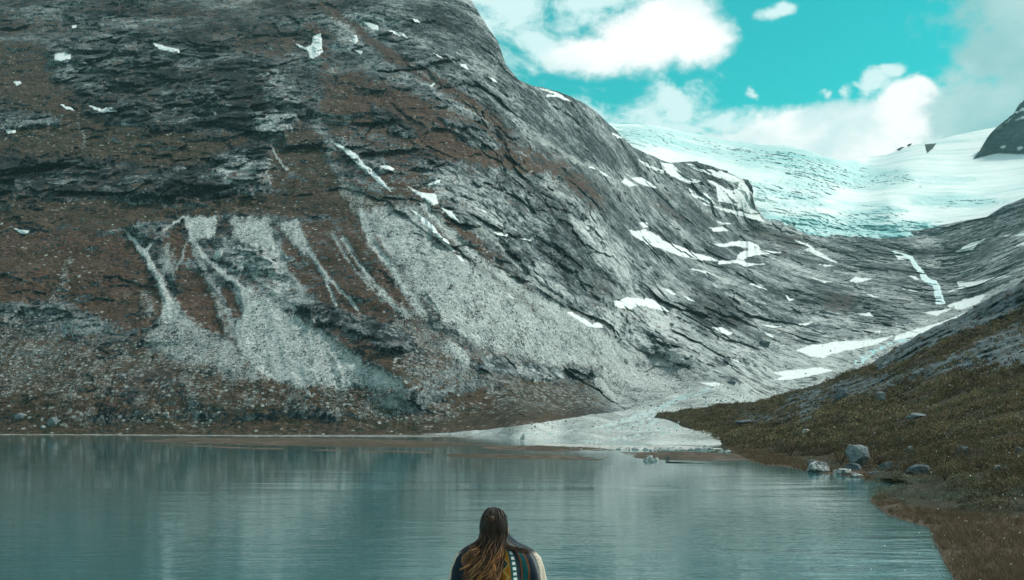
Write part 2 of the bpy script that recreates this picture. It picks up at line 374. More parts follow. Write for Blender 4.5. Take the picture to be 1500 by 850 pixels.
# --- crags with steep faces
for p, v, s in [
 ([(62,62),(180,50),(300,62),(400,90),(440,125),(438,180),(410,200),(300,192),(210,185),(130,160),(80,110)], .95, 16),
 ([(-700,160),(60,158),(98,172),(90,184),(-700,186)], .6, 5),
 ([(-700,232),(110,230),(200,240),(300,238),(352,212),(392,218),(396,250),(388,285),(300,296),(150,290),(-700,296)], .95, 13),
 ([(440,450),(500,452),(560,470),(608,495),(606,515),(570,512),(500,480),(450,470)], .8, 5),
 ([(320,358),(400,365),(404,398),(350,395),(322,380)], .5, 5), ([(700,520),(760,528),(880,540),(878,552),(780,555),(705,545)], .6, 5),
 ([(190,328),(240,322),(245,350),(215,365)], .5, 4), ([(500,205),(560,225),(575,250),(540,245),(505,225)], .7, 5), ([(600,240),(680,240),(700,300),(640,290)], .7, 6),
 ([(540,150),(570,160),(610,185),(600,205),(550,180)], .5, 5), ([(640,170),(690,185),(740,215),(690,215)], .5, 5), ([(690,240),(800,255),(860,300),(800,320),(720,310)], .7, 8),
 ([(1010,450),(1060,440),(1090,470),(1050,486)], .5, 6), ([(480,-60),(560,0),(640,60),(600,75),(520,20)], .5, 8)]:
    A_(cliff, p, s, v); A_(veg, p, s, .12)
A_(smooth, [(560,-80),(690,-10),(730,70),(760,120),(900,190),(950,240),(880,235),(790,200),(700,130),(640,70)], 12, 1)
veg *= 1-sst(.3, .7, grav); scree = np.clip(scree*(1-.8*cliff), 0, 1)
veg = np.clip(veg*(1-.75*sst(.55, .95, scree)), 0, 1)
rock = np.clip(1-np.maximum(np.maximum(scree, veg*.75), grav), 0, 1)
# --- relief, in metres along the sight line
def aniso(th, la, lb, ly, kind=ridged, o=4, sd=0.):
    c, s = math.cos(th), math.sin(th)
    return kind((bx*c-bz*s)/la+sd, by/ly, (bx*s+bz*c)/lb, o)
dA = aniso(R(8), 110, 45, 90, sd=1.); dB = aniso(R(41), 150, 34, 110, sd=5.); dC = aniso(R(15), 130, 36, 120, o=5, sd=9.)
wB = sst(-40, 40, (PX-480)*.62-(PY-60)*.78+40)*(1-sst(860, 960, PX)); wA = (1-sst(430, 540, PX)); wC = np.clip(1-wA-wB, 0, 1)
strat = dA*wA*(1-wB)+dB*wB+dC*wC
big = fbm(bx/260, by/260, bz/200, 4)
mid = fbm(bx/60, by/60, bz/45, 5); fine = fbm(bx/14, by/14, bz/11, 4); blocky = ridged(bx/22, by/22, bz/30, 4)
grain = RNG.normal(size=PX.shape).astype(f32)
sc = np.clip(mpp, .4, 1.7)
crack = ridged(bx/38+3, by/38, bz/30, 4)
w1_ = wA*(1-wB); w3_ = np.clip(1-w1_-wB, 0, 1)
def blocks(th, ky, l, sd):
    c, s = math.cos(th), math.sin(th)
    ua = bx*c-bz*s+22*fbm(bx/55, by/55, bz/55, 5); ub = bx*s+bz*c+ky*by+17*fbm(bx/60+7, by/60, bz/60, 5)
    a1, r1 = facets(ua/(52*l), ub/(38*l), sd); a2, r2 = facets(ua/(19*l)+.5*r1, ub/(15*l)+.3*r1, sd+40); a3, r3 = facets(ua/(8*l)+.6*r2, ub/(6.5*l), sd+90)
    return a1*l, a2*l, a3*l, r1, r2, r3
q1, q2, q3 = blocks(R(6), .35, 1.0, 0), blocks(R(40), .0, 1.0, 20), blocks(R(13), .25, 1.3, 33)
F1, F2, F3, r1_, r2_, r3_ = [a_*w1_+b_*wB+c_*w3_ for a_, b_, c_ in zip(q1, q2, q3)]
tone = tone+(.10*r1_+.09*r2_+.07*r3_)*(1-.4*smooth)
D = -big*30*(1-grav)*(1-.5*scree)
fk = np.clip(rock+.32*veg*(1-scree), 0, 1)*(1-.55*smooth)*(1-grav)
talus = sst(318, 350, PY)*(1-sst(840, 930, PX+.0*PY))*(1-sst(.2, .7, cliff))*sst(-20, 60, PY-300-(PX-560)*.62)
fk = fk*(1-.62*talus)*(.30+1.05*sst(-.25, .30, fbm(bx/150+3, by/150, bz/120, 4)))
D += -(F1*15+F2*7+F3*2.4)*fk
D += -(strat-.25)*rock*5*(1-.2*smooth)*sc
D += -mid*(15*rock+7*veg+3*scree)*(1-grav)
D += -(blocky-.2)*(2.5*rock+1.2*veg)*(1-.4*smooth)*sc
D += -np.minimum(crack, .35)*5*rock*sc*(1-.5*smooth)
D += -fine*(2.0*rock+1.8*veg+1.2*scree+1.0*grav)*sc
D += -grain*(.08*rock+.40*scree+.15*veg+.5*grav)*sc*.8
D += -cliff*10-cliff*(F2*6+F1*6)
chan = aniso(R(62), 400, 9, 60, fbm, 3)                    # runnels down the scree
D += -chan*3.2*scree
D *= sst(0, .05, tt[:,None])*np.where(PX > 560, sst(0, 14, bz)+.0, 1.0)
Y = Y0+D
edge = sst(.985, 1, tt)[:,None]; Y = Y*(1-edge)+(Y0-big*20)*edge
SA = P3(PX, PY, Y).astype(f32)
# the far side of the crest drops away
back = []
for k in range(1, 9):
    q = SA[-1].copy(); q[:,1] += 30*k+6*k*k; q[:,0] -= 4*k; q[:,2] -= 12*k+3.2*k*k; back.append(q)
V = np.concatenate([SA, np.stack(back)]); NRB = NR+8
def padb(a): return np.concatenate([a, np.repeat(a[-1:], 8, 0)]).ravel()
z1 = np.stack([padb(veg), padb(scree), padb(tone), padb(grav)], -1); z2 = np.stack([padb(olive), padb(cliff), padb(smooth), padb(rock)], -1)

m = NT('mountain rock heath and scree')
p = m.pos(); a1 = m.attr('zone'); s1 = m.sep(a1.outputs['Color']); a2 = m.attr('zone_b'); s2 = m.sep(a2.outputs['Color'])
n50 = m.noise(p, .02, 6, .6); n12 = m.noise(p, .09, 6, .62); n3 = m.noise(p, .4, 5, .65)
wp = m.vm('ADD', p, m.vm('MULTIPLY', m.vm('SUBTRACT', m.noise(p, .03, 5, .6, 0, True), (.5, .5, .5)), (60, 60, 45)))
stA = m.noise(m.scale(wp, (.020, .03, .045), (0, R(-8), 0)), 1.0, 8, .66, .3); stB = m.noise(m.scale(wp, (.018, .02, .065), (0, R(38), 0)), 1.0, 8, .68, .2); stC = m.noise(m.scale(wp, (.010, .010, .034), (0, R(14), 0)), 1.0, 8, .70, .3)
stk = m.noise(m.scale(wp, (.11, .11, .035)), 1.0, 6, .62, .3)
jn = m.vor(m.scale(wp, (.028, .028, .07), (0, R(14), 0)), 1.0, 'DISTANCE_TO_EDGE'); jn2 = m.vor(m.scale(wp, (.09, .09, .16), (0, R(20), 0)), 1.0, 'DISTANCE_TO_EDGE')
n160 = m.noise(p, .008, 5, .55)
x = m.n('ShaderNodeSeparateXYZ', {0: p}).outputs
stn = m.mix(m.ss(x[0], -230, -120), stA, m.mix(m.ss(m.m('ADD', x[0], m.m('MULTIPLY', x[2], .5)), 250, 420), stB, stC))
nz = m.n('ShaderNodeSeparateXYZ', {0: m.n('ShaderNodeNewGeometry').outputs['Normal']}).outputs[2]
t = m.m('ADD', m.m('MULTIPLY', m.m('SUBTRACT', stn, .5), .95), m.m('MULTIPLY', m.m('SUBTRACT', n3, .5), 1.4))
t = m.m('ADD', t, m.m('MULTIPLY', m.m('SUBTRACT', n12, .5), 1.7))
t = m.m('ADD', t, m.m('MULTIPLY', m.m('SUBTRACT', n50, .5), 1.0))
t = m.m('ADD', t, m.m('MULTIPLY', m.m('SUBTRACT', n160, .5), 1.5))
t = m.m('SUBTRACT', t, m.m('ADD', m.ss(jn, .07, .0, 0, .26), m.ss(jn2, .09, .0, 0, .16)))
t = m.m('ADD', t, m.m('MULTIPLY', m.m('SUBTRACT', stk, .5), m.m('MULTIPLY', s2[1], 1.8)))
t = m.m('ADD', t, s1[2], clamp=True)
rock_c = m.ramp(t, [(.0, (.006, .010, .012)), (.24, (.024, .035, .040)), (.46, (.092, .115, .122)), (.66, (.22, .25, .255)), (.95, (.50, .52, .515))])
rock_c = m.mix(m.ss(n50, .55, .75, 0, .5), rock_c, m.mix(.5, rock_c, (.07, .15, .155)))
vcol = m.mix(m.m('ADD', s2[0], m.m('MULTIPLY', m.m('SUBTRACT', n50, .5), 1.4), clamp=True), (.098, .053, .036), (.054, .048, .026))
scrub = m.noise(p, .16, 5, .6)
vcol = m.mix(m.m('MULTIPLY', m.ss(scrub, .50, .60), m.ss(s2[0], .2, .6)), vcol, (.022, .027, .014))
vcol = m.mix(m.ss(n3, .38, .62), m.mix(.62, vcol, (.012, .013, .010)), vcol)
vcol = m.mix(m.ss(m.noise(p, .05, 6, .7, 1.), .52, .66, 0, .55), vcol, (.125, .092, .070))
vcol = m.mix(m.ss(m.noise(p, .075, 6, .7, .6), .55, .66, 0, .7), vcol, (.026, .024, .018))
vcol = m.mix(m.m('MULTIPLY', m.ss(n3, .58, .68), .55), vcol, (.16, .155, .14))
hv = m.sep(m.vor(p, .34, out='Color'))
vcol = m.mix(m.m('MULTIPLY', m.m('MULTIPLY', m.ss(hv[0], .90, .94), m.ss(m.vor(p, .34), .55, .3)), m.ss(n50, .35, .55)), vcol, (.30, .32, .31))
vcol = m.mix(m.m('MULTIPLY', m.ss(hv[1], .80, .86), m.ss(m.vor(p, .34), .7, .2)), vcol, (.018, .020, .013))
vn = m.m('ADD', m.m('MULTIPLY', m.m('SUBTRACT', n50, .5), 1.1), m.m('ADD', m.m('MULTIPLY', m.m('SUBTRACT', n12, .5), 2.3), m.m('MULTIPLY', m.m('SUBTRACT', n3, .5), 1.9)))
vn = m.m('ADD', vn, m.m('MINIMUM', m.m('MULTIPLY', m.m('SUBTRACT', nz, .60), 1.3), .16))
vf = m.ss(m.m('ADD', m.m('MULTIPLY', s1[0], .80), vn), .46, .60)
c = m.mix(vf, rock_c, vcol)
vo1 = m.sep(m.vor(p, 1.5, out='Color')); vo2 = m.sep(m.vor(p, .36, out='Color'))
sb = m.m('ADD', m.m('MULTIPLY', vo1[0], .55), m.m('MULTIPLY', m.m('POWER', vo2[1], 2.0), .45))
scol = m.ramp(sb, [(0, (.20, .22, .215)), (.35, (.36, .385, .378)), (.7, (.47, .50, .49)), (1, (.66, .68, .66))])
run = m.noise(m.scale(p, (.12, .03, .03), (0, R(24), 0)), 1.0, 5, .62, .4)
sn = m.m('ADD', m.m('MULTIPLY', m.m('SUBTRACT', n3, .5), 1.2), m.m('MULTIPLY', m.m('SUBTRACT', vo1[1], .5), .6))
sn = m.m('ADD', sn, m.m('ADD', m.m('MULTIPLY', m.m('SUBTRACT', run, .5), 1.5), m.m('MULTIPLY', m.m('SUBTRACT', n12, .5), 1.0)))
scol = m.mix(m.ss(s1[1], .40, .85), m.mix(.62, scol, (.045, .052, .05)), scol)
sf = m.ss(m.m('ADD', m.m('MULTIPLY', s1[1], .86), sn), .44, .60)
c = m.mix(sf, c, scol)
# scattered blocks lying in the heath
blk = m.m('MULTIPLY', m.ss(vo2[2], .80, .86), m.ss(m.vor(p, .36), .62, .3))
blk = m.m('MULTIPLY', blk, m.ss(s1[1], .08, .4))
c = m.mix(blk, c, (.24, .26, .255))
gcol = m.ramp(m.m('ADD', m.m('MULTIPLY', vo1[0], .4), m.m('ADD', m.m('MULTIPLY', m.noise(m.scale(p, (.03, .012, .03)), 1, 7, .7, .8), 1.15), -.28)), [(.30, (.17, .19, .187)), (.46, (.32, .35, .34)), (.68, (.54, .57, .56))])
gf = m.ss(m.m('ADD', a1.outputs['Alpha'], m.m('MULTIPLY', m.m('SUBTRACT', n12, .5), .9)), .42, .6)
c = m.mix(gf, c, gcol)
MT_ROCK = m.out(c, .92, .15, m.m('ADD', n3, m.m('MULTIPLY', n12, 2.5)), .8, 1.6)
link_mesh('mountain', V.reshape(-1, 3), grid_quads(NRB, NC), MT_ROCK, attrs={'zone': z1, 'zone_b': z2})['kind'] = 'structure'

def blur(a, n):
    for ax in (0, 1):
        p_ = np.concatenate([np.take(a, [0]*n, ax), a, np.take(a, [-1]*(n+1), ax)], ax); c_ = np.cumsum(p_, ax, dtype=np.float64)
        L_ = a.shape[ax]; a = (np.take(c_, range(2*n+1, 2*n+1+L_), ax)-np.take(c_, range(L_), ax))/(2*n+1)
    return a
YS = np.minimum(Y, blur(Y, 5))                             # snow and water fill the hollows
def onA(px, py, lift=0.0):                                 # a point of that sheet, lifted towards the valley by some metres
    px = np.asarray(px, float); py = np.asarray(py, float)
    fc = np.clip(np.interp(px, cx, np.arange(NC)), 0, NC-1.001); tp = np.interp(px, cx, top); ft = np.interp(px, cx, foot)
    fr = np.clip((ft-py)/(ft-tp)*(NR-1), 0, NR-1.001)
    ic = fc.astype(int); ir = fr.astype(int); u = fc-ic; v = fr-ir
    y = (YS[ir,ic]*(1-u)+YS[ir,ic+1]*u)*(1-v)+(YS[ir+1,ic]*(1-u)+YS[ir+1,ic+1]*u)*v
    return P3(px, py, y-lift)
# ------------------------------------------------------------------ the lake
m = NT('glacial lake water'); p = m.pos()
w1 = m.noise(m.scale(p, (.55, 1.5, 1)), 1.0, 3, .55, .3); w2 = m.noise(m.scale(p, (.10, .30, 1)), 1.0, 3, .5, .4); w3 = m.noise(m.scale(p, (2.2, 5.0, 1)), 1.0, 2, .5)
wind = m.ss(m.noise(m.scale(p, (.012, .03, 1)), 1.0, 3, .5, .8), .38, .66, .22, 1.15)
h = m.m('ADD', m.m('MULTIPLY', w1, .034), m.m('ADD', m.m('MULTIPLY', w2, .085), m.m('MULTIPLY', w3, .007)))
yy = m.n('ShaderNodeSeparateXYZ', {0: p}).outputs[1]
px_ = m.n('ShaderNodeSeparateXYZ', {0: p}).outputs
def gust(x, y, rx, ry): return m.m('POWER', 2.7, m.m('MULTIPLY', -1.0, m.m('ADD', m.m('POWER', m.m('DIVIDE', m.m('ABSOLUTE', m.m('SUBTRACT', px_[0], x)), rx), 2.0), m.m('POWER', m.m('DIVIDE', m.m('ABSOLUTE', m.m('SUBTRACT', px_[1], y)), ry), 2.0))))
wind = m.m('ADD', wind, m.m('ADD', m.m('MULTIPLY', gust(15, 43, 7, 15), 1.3), m.m('MULTIPLY', gust(-5, 48, 8, 14), .7)))
h = m.m('MULTIPLY', m.m('MULTIPLY', h, wind), m.ss(yy, 40, 150, .62, .12))
WATER = m.out((.034, .12, .125), .05, .5, h, 1.0, 1.0, IOR=1.4)
xs = np.linspace(-1500, 1500, 40); ys = np.concatenate([np.linspace(-80, 60, 15), np.linspace(70, 900, 20)])
V = np.stack([np.broadcast_to(xs, (len(ys), len(xs))), np.broadcast_to(ys[:,None], (len(ys), len(xs))), np.zeros((len(ys), len(xs)))], -1)
link_mesh('lake', V.reshape(-1, 3), grid_quads(len(ys), len(xs)), WATER)['kind'] = 'structure'
# ------------------------------------------------------------------ glacier
ICE_B = line([(860,245),(905,240),(940,262),(990,300),(1060,316),(1100,330),(1118,329),(1122,328),(1150,332),(1165,340),(1176,346),(1205,353.5),(1216,351),(1275,352.5),(1290,357),(1302,353.5),(1335,349.5),(1365,343.5),(1400,338),(1420,336),(1445,330),(1463,324),(1469,312),(1500,302),(1620,268)])
ICE_T = line([(860,178),(905,182),(930,182),(965,185),(1000,192),(1035,199),(1060,205),(1120,213),(1150,212),(1182,219),(1205,229),(1240,236),(1260,232),(1300,226),(1340,212),(1370,206),(1400,198),(1450,188),(1500,180),(1620,168)])
FRONT = line([(1118,327),(1122,328),(1150,332),(1176,346),(1216,351),(1290,357),(1400,338),(1463,324),(1500,302),(1620,268)])
gx = np.arange(868, 1900, 1.2); gn = 230; gt = np.linspace(0, 1, gn)
gb = ICE_B(gx)+np.where(gx > 1120, 1.2*fbm(gx/7, gx*0, gx*0, 3), 0); gtop = ICE_T(gx)+1.6*fbm(gx/9, gx*0, gx*0+2, 4)*np.where(gx < 1250, 1, .4)
GX = np.broadcast_to(gx, (gn, len(gx))).astype(f32).copy(); GY = (gb+(gtop-gb)*gt[:,None]).astype(f32)
c3 = [(x, float(FRONT(x)), float(onA(x, FRONT(x)-6)[1])-14) for x in (1122,1165,1210,1260,1300,1350,1400,1450,1500,1600)]
c3 += [(870,240,2500),(870,180,3000),(905,183,3300),(920,235,2300),(980,255,2500),(1060,280,2620),(1095,320,2600),(1000,193,3800),(1100,213,4000),(1180,220,4000),(1240,238,4050),(1320,250,3800),
 (980,225,2900),(1100,260,2900),(1200,260,3300),(1300,290,3000),(1400,285,3100),(1200,310,2740),(1500,270,3200),(1600,240,3300),(1300,226,4900),(1270,236,4700),(1400,198,5000),(1500,180,5100),(1610,168,5100),(1400,240,4100),(1500,225,4100),(1900,170,5300),(1900,230,3600),(1900,268,2700)]
GD = tps(c3)(GX, GY); G0 = P3(GX, GY, GD).astype(f32); ix, iy, iz = G0[...,0], G0[...,1], G0[...,2]
qx = GX+9*fbm(GX/40, GY/22, GX*0, 3); qy = GY+5*fbm(GX/40+5, GY/22, GX*0, 3)
rough = np.zeros_like(GX)+.16; blue = np.zeros_like(GX)+.20
for pts, r_, b_, s in [
 ([(860,180),(1000,188),(1130,208),(1245,234),(1260,245),(1180,262),(1100,246),(1000,222),(900,212)], .6, .5, 7),
 ([(1080,212),(1250,236),(1262,246),(1215,256),(1130,240),(1070,226)], .95, .66, 5),
 ([(920,196),(960,196),(962,208),(930,212)], .5, .55, 3),
 ([(1170,232),(1250,240),(1335,252),(1340,266),(1280,278),(1200,276),(1150,256)], .85, .58, 7),
 ([(1340,256),(1430,260),(1440,268),(1350,274)], .5, .4, 4),
 ([(1100,264),(1200,262),(1230,285),(1180,296),(1108,288)], .6, .55, 7),
 ([(1120,316),(1200,300),(1300,298),(1330,310),(1290,330),(1290,360),(1200,356),(1120,332)], .5, .72, 8),
 ([(1290,330),(1340,322),(1412,328),(1400,338),(1290,358)], .5, .84, 5),
 ([(1330,290),(1420,286),(1475,296),(1430,306),(1340,302)], .5, .62, 5),
 ([(1100,300),(1200,296),(1300,302),(1260,310),(1120,316)], .3, .45, 5)]:
    area(rough, qx, qy, pts, s, r_); area(blue, qx, qy, pts, s, b_)
area(blue, qx, qy, [(1420,336),(1465,322),(1470,300),(1440,310),(1360,330)], 4, .05); area(rough, qx, qy, [(1420,336),(1465,322),(1470,300),(1440,310),(1360,330)], 4, .1)
cv = ridged(ix/95, iy/60, iz/26, 4); cv2 = ridged(ix/34+4, iy/30, iz/16, 3); sw = fbm(ix/420, iy/500, iz/110, 4); lay = fbm(ix/600, iy/600, iz/30, 4)
cv3 = ridged(ix/14+4, iy/14, iz/9, 2)
gf1, gr1 = facets((ix+.4*iy)/42+fbm(ix/90, iy/90, iz/40, 3), iz/20+fbm(ix/70, iy/90, iz/40+5, 3), 3); gf2, gr2 = facets(ix/22, iz/7+fbm(ix/40, iy/90, iz/20+5, 3), 7)
GDD = -(gf1*17+gf2*8)*np.clip(rough-.08, 0, 1)-sw*38-lay*16-(cv-.2)*28*rough-(cv2-.1)*12*rough-cv3*4*rough-RNG.normal(size=GX.shape)*1.3*rough
GDD *= (1-.6*sst(.9, 1, gt))[:,None]; GDD *= sst(0, .06, gt)[:,None]
# the snout stands up as a low wall
lip = (1-sst(0, .05, gt))[:,None]*16
GSA = P3(GX, GY, GD+GDD-lip*0).astype(f32)
gback = []
for k in range(1, 6):
    q = GSA[-1].copy(); q[:,1] += 90*k; q[:,2] -= 8*k*k; gback.append(q)
gfr = GSA[0].copy(); gfr[:,1] += 60; gfr[:,2] -= 25
GV = np.concatenate([gfr[None], GSA, np.stack(gback)])
pad = lambda a: np.concatenate([a[:1], a, np.repeat(a[-1:], 5, 0)]).ravel()
zi = np.stack([pad(rough), pad(blue), pad(GX*0), pad(GX*0+1)], -1)
m = NT('glacier ice and old snow'); p = m.pos(); s1 = m.sep(m.attr('zone').outputs['Color'])
na = m.noise(m.scale(p, (.006, .006, .03)), 1, 7, .66, .5); nb2 = m.noise(p, .045, 5, .6); bands = m.noise(m.scale(p, (.0016, .0016, .022), (0, R(3), 0)), 1, 7, .66, .8)
k = m.m('ADD', m.m('MULTIPLY', s1[1], 1.05), m.m('ADD', m.m('MULTIPLY', m.m('SUBTRACT', na, .5), 1.3), m.m('MULTIPLY', m.m('SUBTRACT', bands, .5), 1.3)))
ice = m.ramp(k, [(.08, (.74, .79, .79)), (.26, (.64, .735, .735)), (.45, (.50, .66, .66)), (.66, (.38, .60, .605)), (.85, (.28, .54, .55)), (1.0, (.18, .46, .475))])
dirt = m.m('MULTIPLY', m.ss(nb2, .56, .70), m.m('MULTIPLY', s1[0], .6))
ice = m.mix(dirt, ice, (.16, .24, .25))
ICE = m.out(ice, .6, .3, m.m('ADD', na, nb2), .5, 3.0)
link_mesh('glacier', GV.reshape(-1, 3), grid_quads(gn+6, len(gx)), ICE, attrs={'zone': zi})['kind'] = 'structure'
def onG(px, py, lift=0.0):
    px = np.asarray(px, float); py = np.asarray(py, float)
    fc = np.clip((px-gx[0])/1.2, 0, len(gx)-1.001); b_ = np.interp(px, gx, gb); t_ = np.interp(px, gx, gtop)
    fr = np.clip((b_-py)/(b_-t_)*(gn-1), 0, gn-1.001); ic = fc.astype(int); ir = fr.astype(int)
    y = (GD+GDD)[ir, ic]
    return P3(px, py, y-lift)

# ------------------------------------------------------------------ dark peak beyond the ice, right edge
pk_t = line([(1429,229),(1434,222),(1440,214),(1446,202),(1456,190),(1470,178),(1486,166),(1492,154),(1500,147),(1530,118),(1620,40),(1900,25)])
pk_b = line([(1429,230),(1445,225.5),(1462,223),(1478,221),(1500,225),(1530,224),(1620,215)])
kx = np.arange(1429, 1900, 1.2); kn = 90; kt = np.linspace(0, 1, kn)
kb = pk_b(kx)+1.5*fbm(kx/8, kx*0, kx*0, 3); ktop = pk_t(kx)+3.4*fbm(kx/11, kx*0, kx*0+3, 5); ktop = np.minimum(ktop, kb-.3)
KX = np.broadcast_to(kx, (kn, len(kx))).astype(f32).copy(); KY = (kb+(ktop-kb)*kt[:,None]).astype(f32)
gxi = np.clip((kx-gx[0])/1.2, 0, len(gx)-1).astype(int); gd_ = np.array([(GD+GDD)[int(np.clip((gb[i]-y_-1)/(gb[i]-gtop[i])*(gn-1), 0, gn-1)), i] for i, y_ in zip(gxi, pk_b(kx))]); gd_ = np.convolve(np.pad(gd_, 12, mode='edge'), np.ones(25)/25, 'valid')
KD0 = (gd_-25)[None]+(kb[None]-KY)*3.2
K0 = P3(KX, KY, KD0).astype(f32); a_, b_, c_ = K0[...,0], K0[...,1], K0[...,2]
kf1, kq1 = facets((a_*.8+c_*.6)/70, (c_*.8-a_*.6)/40, 5); kf2, kq2 = facets((a_*.8+c_*.6)/25, (c_*.8-a_*.6)/15, 11)
KD = KD0-(kf1*26+kf2*12)-40*fbm(a_/130, b_/130, c_/110, 5)-22*ridged((a_+c_)/90, b_/90, (c_-a_)/40, 4)-RNG.normal(size=KX.shape)*1.2
KSA = P3(KX, KY, KD).astype(f32)
kb_ = []
for k in range(1, 7):
    q = KSA[-1].copy(); q[:,1] += 60*k; q[:,2] = np.maximum(q[:,2]-25*k-6*k*k, KSA[0,:,2]-15); kb_.append(q)
KV = np.concatenate([KSA, np.stack(kb_)])
m = NT('dark gneiss'); p = m.pos()
n1 = m.noise(m.scale(p, (.01, .01, .03), (0, R(-35), 0)), 1, 7, .68, .5); n2 = m.noise(p, .05, 6, .65)
DARK = m.out(m.ramp(m.m('ADD', m.m('MULTIPLY', n1, .6), m.m('MULTIPLY', n2, .4)), [(.34, (.006, .012, .014)), (.52, (.026, .04, .043)), (.72, (.10, .125, .13))]), .9, .15, n2, .5, 3)
link_mesh('peak', KV.reshape(-1, 3), grid_quads(kn+6, len(kx)), DARK)['kind'] = 'structure'
def onK(px, py, lift=0.0):
    px = np.asarray(px, float); py = np.asarray(py, float)
    ic = np.clip((px-kx[0])/1.2, 0, len(kx)-1.001).astype(int)
    ir = np.clip((kb[ic]-py)/(kb[ic]-ktop[ic])*(kn-1), 0, kn-1.001).astype(int)
    return P3(px, py, KD[ir, ic]-lift)
# ------------------------------------------------------------------ near hillside on the right
HB = line([(960,607),(985,613),(1005,622),(1030,638),(1058,652),(1072,664),(1100,676),(1125,682),(1150,684),(1190,692),(1250,698.5),(1268,702),(1272,733),(1300,755),(1361,773),(1382,822),(1394,842),(1404,862),(1410,905),(1640,905)])
HT = line([(960,606),(985,605),(1000,601),(1030,598),(1060,592),(1100,590),(1130,584),(1165,572),(1200,563),(1240,546),(1275,534),(1300,517),(1325,503),(1345,490),(1370,478),(1400,466),(1425,452),(1455,432),(1480,424),(1500,408),(1560,370),(1640,322)])
hx = np.arange(962, 1880, 1.1); hn = 330; ht = np.linspace(0, 1, hn)
hb = HB(hx)+.8*fbm(hx/9, hx*0, hx*0, 3)*np.where(hx > 1268, 2.2, 1); htop = HT(hx)+fbm(hx/20, hx*0, hx*0+4, 4)*3.5
htop = np.minimum(htop, hb-.4)
HX = np.broadcast_to(hx, (hn, len(hx))).astype(f32).copy(); HPY = (hb+(htop-hb)*ht[:,None]).astype(f32)
wl = lambda y: F*H/(y-HY)
c4 = [(x, float(HB(x)), wl(float(HB(x)))) for x in (1058,1072,1100,1125,1150,1190,1250,1268,1274,1300,1361,1382,1394,1404,1410)]
c4 += [(1500,860,29.2),(1600,860,27),(1500,905,24.3),(1620,905,22),(960,607,560),(985,613,500),(985,605,560),(1005,622,420),(1030,638,350),(1030,598,520),(1100,590,440),(1165,572,410),(1200,563,395),(1240,546,385),(1300,517,370),(1345,490,360),(1400,466,350),(1455,432,335),(1500,408,320),(1560,370,310),(1640,322,300),
 (1100,640,270),(1150,640,230),(1200,620,230),(1200,660,158),(1300,600,215),(1300,650,138),(1300,560,290),(1400,600,165),(1400,650,110),(1400,700,78),(1400,540,240),(1500,600,135),(1500,650,98),(1500,700,70),(1500,760,50),(1400,760,51),(1300,735,62),(1340,745,57),(1380,760,50),(1340,725,68),(1390,790,42),(1420,810,37.5),(1430,780,43),(1440,800,39),(1440,830,33.5),(1350,720,75),(1500,520,215),(1500,460,280),(1620,600,120),(1620,700,66),(1620,500,205),(1620,400,270),(1880,322,260),(1880,450,190),(1880,600,90),(1880,750,45),(1880,905,19)]
HD0 = tps(c4)(HX, HPY); fix = np.where(hx > 1050, wl(hb)/HD0[0], 1.0)[None]; HD0 = HD0*fix**np.exp(-(hb[None]-HPY)/9.)
inl = np.zeros_like(HX); area(inl, HX+2*fbm(HX/12, HPY/6, HX*0, 3), HPY+1.2*fbm(HX/9, HPY/6, HX*0+4, 3), [(1255,703),(1300,704),(1328,707),(1334,711),(1318,717),(1296,723),(1272,731),(1255,731)], 4)
HD0 = HD0*(1-inl)+wl(np.maximum(HPY, 690))*1.012*inl; H0 = P3(HX, HPY, HD0).astype(f32); a_, b_, c_ = H0[...,0], H0[...,1], H0[...,2]
vx = HX+12*fbm(a_/18, b_/18, c_/10, 4); vy = HPY+6*fbm(a_/18+4, b_/18, c_/10, 4)
crag = np.zeros_like(HX)
for pts, v, s in [([(1325,500),(1360,480),(1455,430),(1500,405),(1640,318),(1900,310),(1900,380),(1640,400),(1500,450),(1460,470),(1400,492),(1340,520),(1290,540),(1275,535)], 1.0, 7),
 ([(1150,580),(1210,560),(1260,548),(1330,540),(1420,505),(1500,470),(1560,450),(1560,520),(1480,540),(1400,545),(1330,560),(1260,585),(1180,605),(1140,600)], .72, 10),
 ([(1225,568),(1262,560),(1262,582),(1235,586)], .8, 4), ([(1080,598),(1130,604),(1190,600),(1200,615),(1120,622),(1085,620)], .6, 6), ([(1430,500),(1500,490),(1540,510),(1500,535),(1440,528)], .8, 6)]:
    area(crag, vx, vy, pts, s, v)
shore = np.exp(-(hb[None]-HPY)/14.)
lowgrass = np.zeros_like(HX)
for pts, v, s in [([(1262,720),(1290,728),(1340,742),(1420,752),(1500,760),(1900,790),(1900,920),(1360,920),(1360,780),(1300,760)], 1, 7), ([(1060,650),(1130,662),(1200,684),(1270,692),(1270,704),(1190,696),(1110,684)], .8, 4)]:
    area(lowgrass, vx, vy, pts, s, v)
mp = (HD0/F).astype(f32)
HDD = -fbm(a_/30, b_/30, c_/20, 4)*np.clip(HD0*.03, 0, 7)-(ridged(a_/20, b_/20, c_/9, 5)-.2)*crag*9-fbm(a_/3, b_/3, c_/3, 3)*np.clip(.004*HD0, 0, .8)-crag*ridged((a_-c_)/9, b_/9, (a_+c_)/4, 3)*2.5
HDD *= sst(0, 2.5, c_)*(1-sst(.97, 1, ht))[:,None]
HY_ = HD0+HDD
HS = P3(HX, HPY, HY_).astype(f32)
fr_ = []
for k in range(1, 5):
    q = HS[0].copy(); q[:,0] -= .5*k; q[:,1] -= .9*k; q[:,2] -= .35*k; fr_.insert(0, q)
hk = []
for k in range(1, 9):
    q = HS[-1].copy(); q[:,1] += 9*k; q[:,2] -= 3.0*k+.8*k*k; hk.append(q)
HV = np.concatenate([np.stack(fr_), HS, np.stack(hk)])
pad = lambda a: np.concatenate([np.repeat(a[:1], 4, 0), a, np.repeat(a[-1:], 8, 0)]).ravel()
